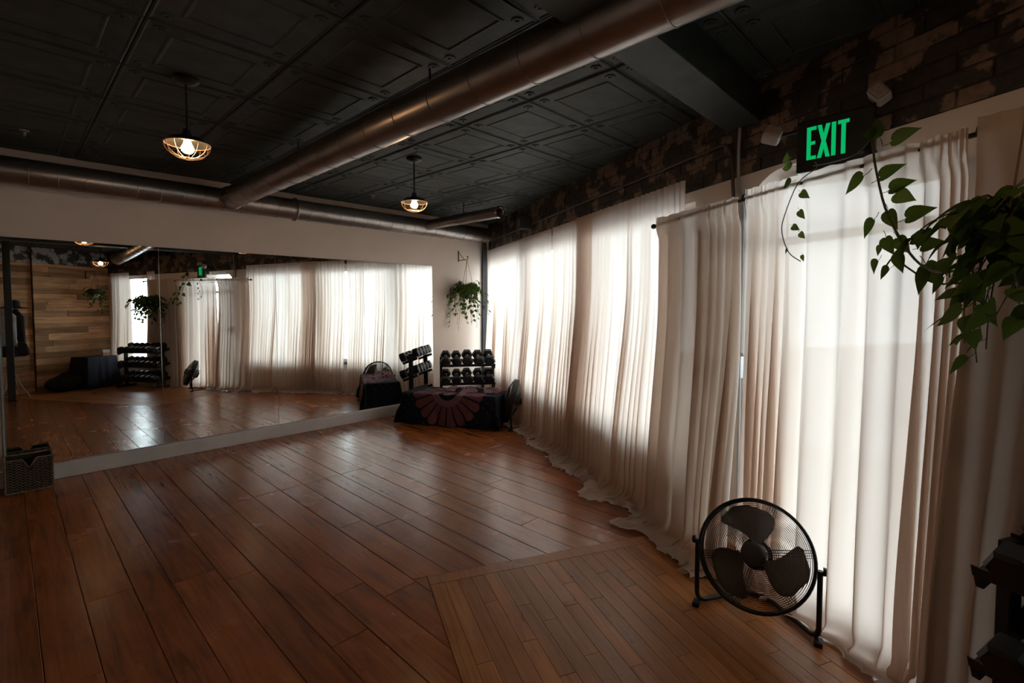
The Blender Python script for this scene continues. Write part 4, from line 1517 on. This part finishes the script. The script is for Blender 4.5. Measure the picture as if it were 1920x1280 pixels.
def garment(name, label, mw, material, w_, h_, dep, seed):
    rr = random.Random(seed)
    b = B()
    rings = []
    for q in range(11):
        t = q / 10
        z_ = -t * h_
        ww = w_ * (0.25 + 0.75 * smooth01(t * 5)) * (1 + 0.10 * t)
        dd = dep * (0.3 + 0.7 * smooth01(t * 4))
        ring = []
        for k in range(28):
            a = 2 * PI * k / 28
            n_ = 1 + 0.22 * t * math.sin(a * 5 + seed) + 0.08 * math.sin(a * 9 + t * 4)
            ring.append(Vector((math.cos(a) * ww / 2 * n_, math.sin(a) * dd / 2 * n_, z_ + 0.02 * math.sin(a * 3 + seed) * t)))
        rings.append(ring)
    b.loft(rings)
    o = b.obj(name, material, smooth='all', mw=mw)
    return o


tag(garment('shirt', '', MM @ T(5.19, 6.13, 1.50), GREYCL, 0.30, 0.62, 0.16, 1), 'light grey shirt hanging from the coat stand, seen in the mirror', 'shirt')
tag(garment('jacket', '', MM @ T(5.05, 6.20, 1.50), FELT, 0.20, 0.66, 0.14, 2), 'black jacket hanging from the coat stand, seen in the mirror', 'jacket')
tag(garment('shoulder_bag', '', MM @ T(5.10, 6.12, 0.98), FELT, 0.32, 0.26, 0.12, 3), 'dark bag hanging low on the coat stand, seen in the mirror', 'bag')
hat = thing('hat', 'dark wide-brimmed hat on top of the coat stand, seen in the mirror', 'hat', MM @ T(5.08, 6.22, 1.53))
B().lathe([(0.0, 0.115), (0.05, 0.118), (0.085, 0.10), (0.095, 0.03), (0.098, 0.0), (0.09, -0.002), (0.0, 0.09)], n=28).obj('crown', FELT, hat, smooth=True)
B().lathe([(0.094, 0.006), (0.15, 0.0), (0.195, -0.015), (0.195, -0.019), (0.15, -0.005), (0.094, 0.0)], n=32).obj('brim', FELT, hat, smooth=True)

# table under a dark cloth in the far corner
tb = thing('side_table', 'low table under a dark navy cloth before the plank wall, seen in the mirror', 'table', MW @ T(7.90, -0.56, 0))
TW, TD, TH = 0.46, 0.50, 0.60
b = B().box(-TW / 2 + .02, TW / 2 - .02, -TD / 2 + .02, TD / 2 - .02, TH - 0.04, TH - 0.006)
for sx in (-1, 1):
    for sy in (-1, 1): b.box(sx * (TW / 2 - .06) - .02, sx * (TW / 2 - .06) + .02, sy * (TD / 2 - .06) - .02, sy * (TD / 2 - .06) + .02, 0, TH - 0.04)
b.obj('table_frame', DARKP, tb)
b = B()
rings = []
for q in range(9):
    t = q / 8
    z_ = TH - t * (TH - 0.02)
    ring = []
    NN = 72
    for k in range(NN):
        a = 2 * PI * k / NN
        ca, sa = math.cos(a), math.sin(a)
        m_ = max(abs(ca), abs(sa))
        x, y = ca / m_ * TW / 2, sa / m_ * TD / 2
        fl = 1 + t * (0.10 + 0.05 * math.sin(a * 14)) + (0.10 * t if abs(abs(ca) - abs(sa)) < 0.2 else 0)
        ring.append(Vector((x * fl, y * fl, z_)))
    rings.append(ring)
b.loft([[p * 1.0 for p in rings[0]]] + rings[1:], True, False)
f0 = [b.bm.verts.new(p) for p in rings[0]]
b.bm.faces.new(f0)
b.obj('table_cloth', NAVY, tb, smooth=True)
bx = thing('tissue_box', 'small white and orange box on the navy table, seen in the mirror', 'box', MW @ T(7.80, -0.42, TH) @ RZ(0.3))
B().box(-0.055, 0.055, -0.055, 0.055, 0.0, 0.06, 0.003).obj('box_base', ORANGE, bx)
B().box(-0.056, 0.056, -0.056, 0.056, 0.06, 0.115, 0.003).obj('box_top', WHITEC, bx)

b = B()
rings = []
for q in range(10):
    t = q / 9
    ring = []
    for k in range(30):
        a = 2 * PI * k / 30
        rr = math.sin(PI * (0.08 + 0.86 * (1 - t) ** 0.8)) ** 0.6
        n_ = 1 + 0.18 * noise.noise(Vector((math.cos(a) * 2, math.sin(a) * 2, t * 2)))
        ring.append(Vector((math.cos(a) * 0.22 * rr * n_, math.sin(a) * 0.26 * rr * n_, 0.30 * t * (1 + 0.2 * math.sin(a)))))
    rings.append(ring)
b.loft(rings)
tag(b.obj('floor_cushion', FELT, smooth='all', mw=MW @ T(7.95, -1.05, 0)), 'dark slumped floor cushion beside the navy table, seen in the mirror', 'cushion')

def sprinkler(u_, v_, label):
    q = thing('sprinkler_head', label, 'sprinkler', MM @ T(u_, v_, CEIL - 0.05))
    B().lathe([(0.0, 0.055), (0.028, 0.055), (0.026, 0.045), (0.010, 0.04), (0.009, 0.012), (0.0, 0.012)], n=16).obj('sprinkler_body', STEEL, q, smooth=True)
    B().lathe([(0.0, 0.004), (0.016, 0.004), (0.016, 0.0), (0.0, 0.0)], n=16).obj('deflector', CHROME, q, smooth=True)


sprinkler(5.05, 0.69, 'small sprinkler head on the dark ceiling above the left end of main duct')
sprinkler(2.33, 0.62, 'small sprinkler head on the dark ceiling between branch duct and rod lamp')
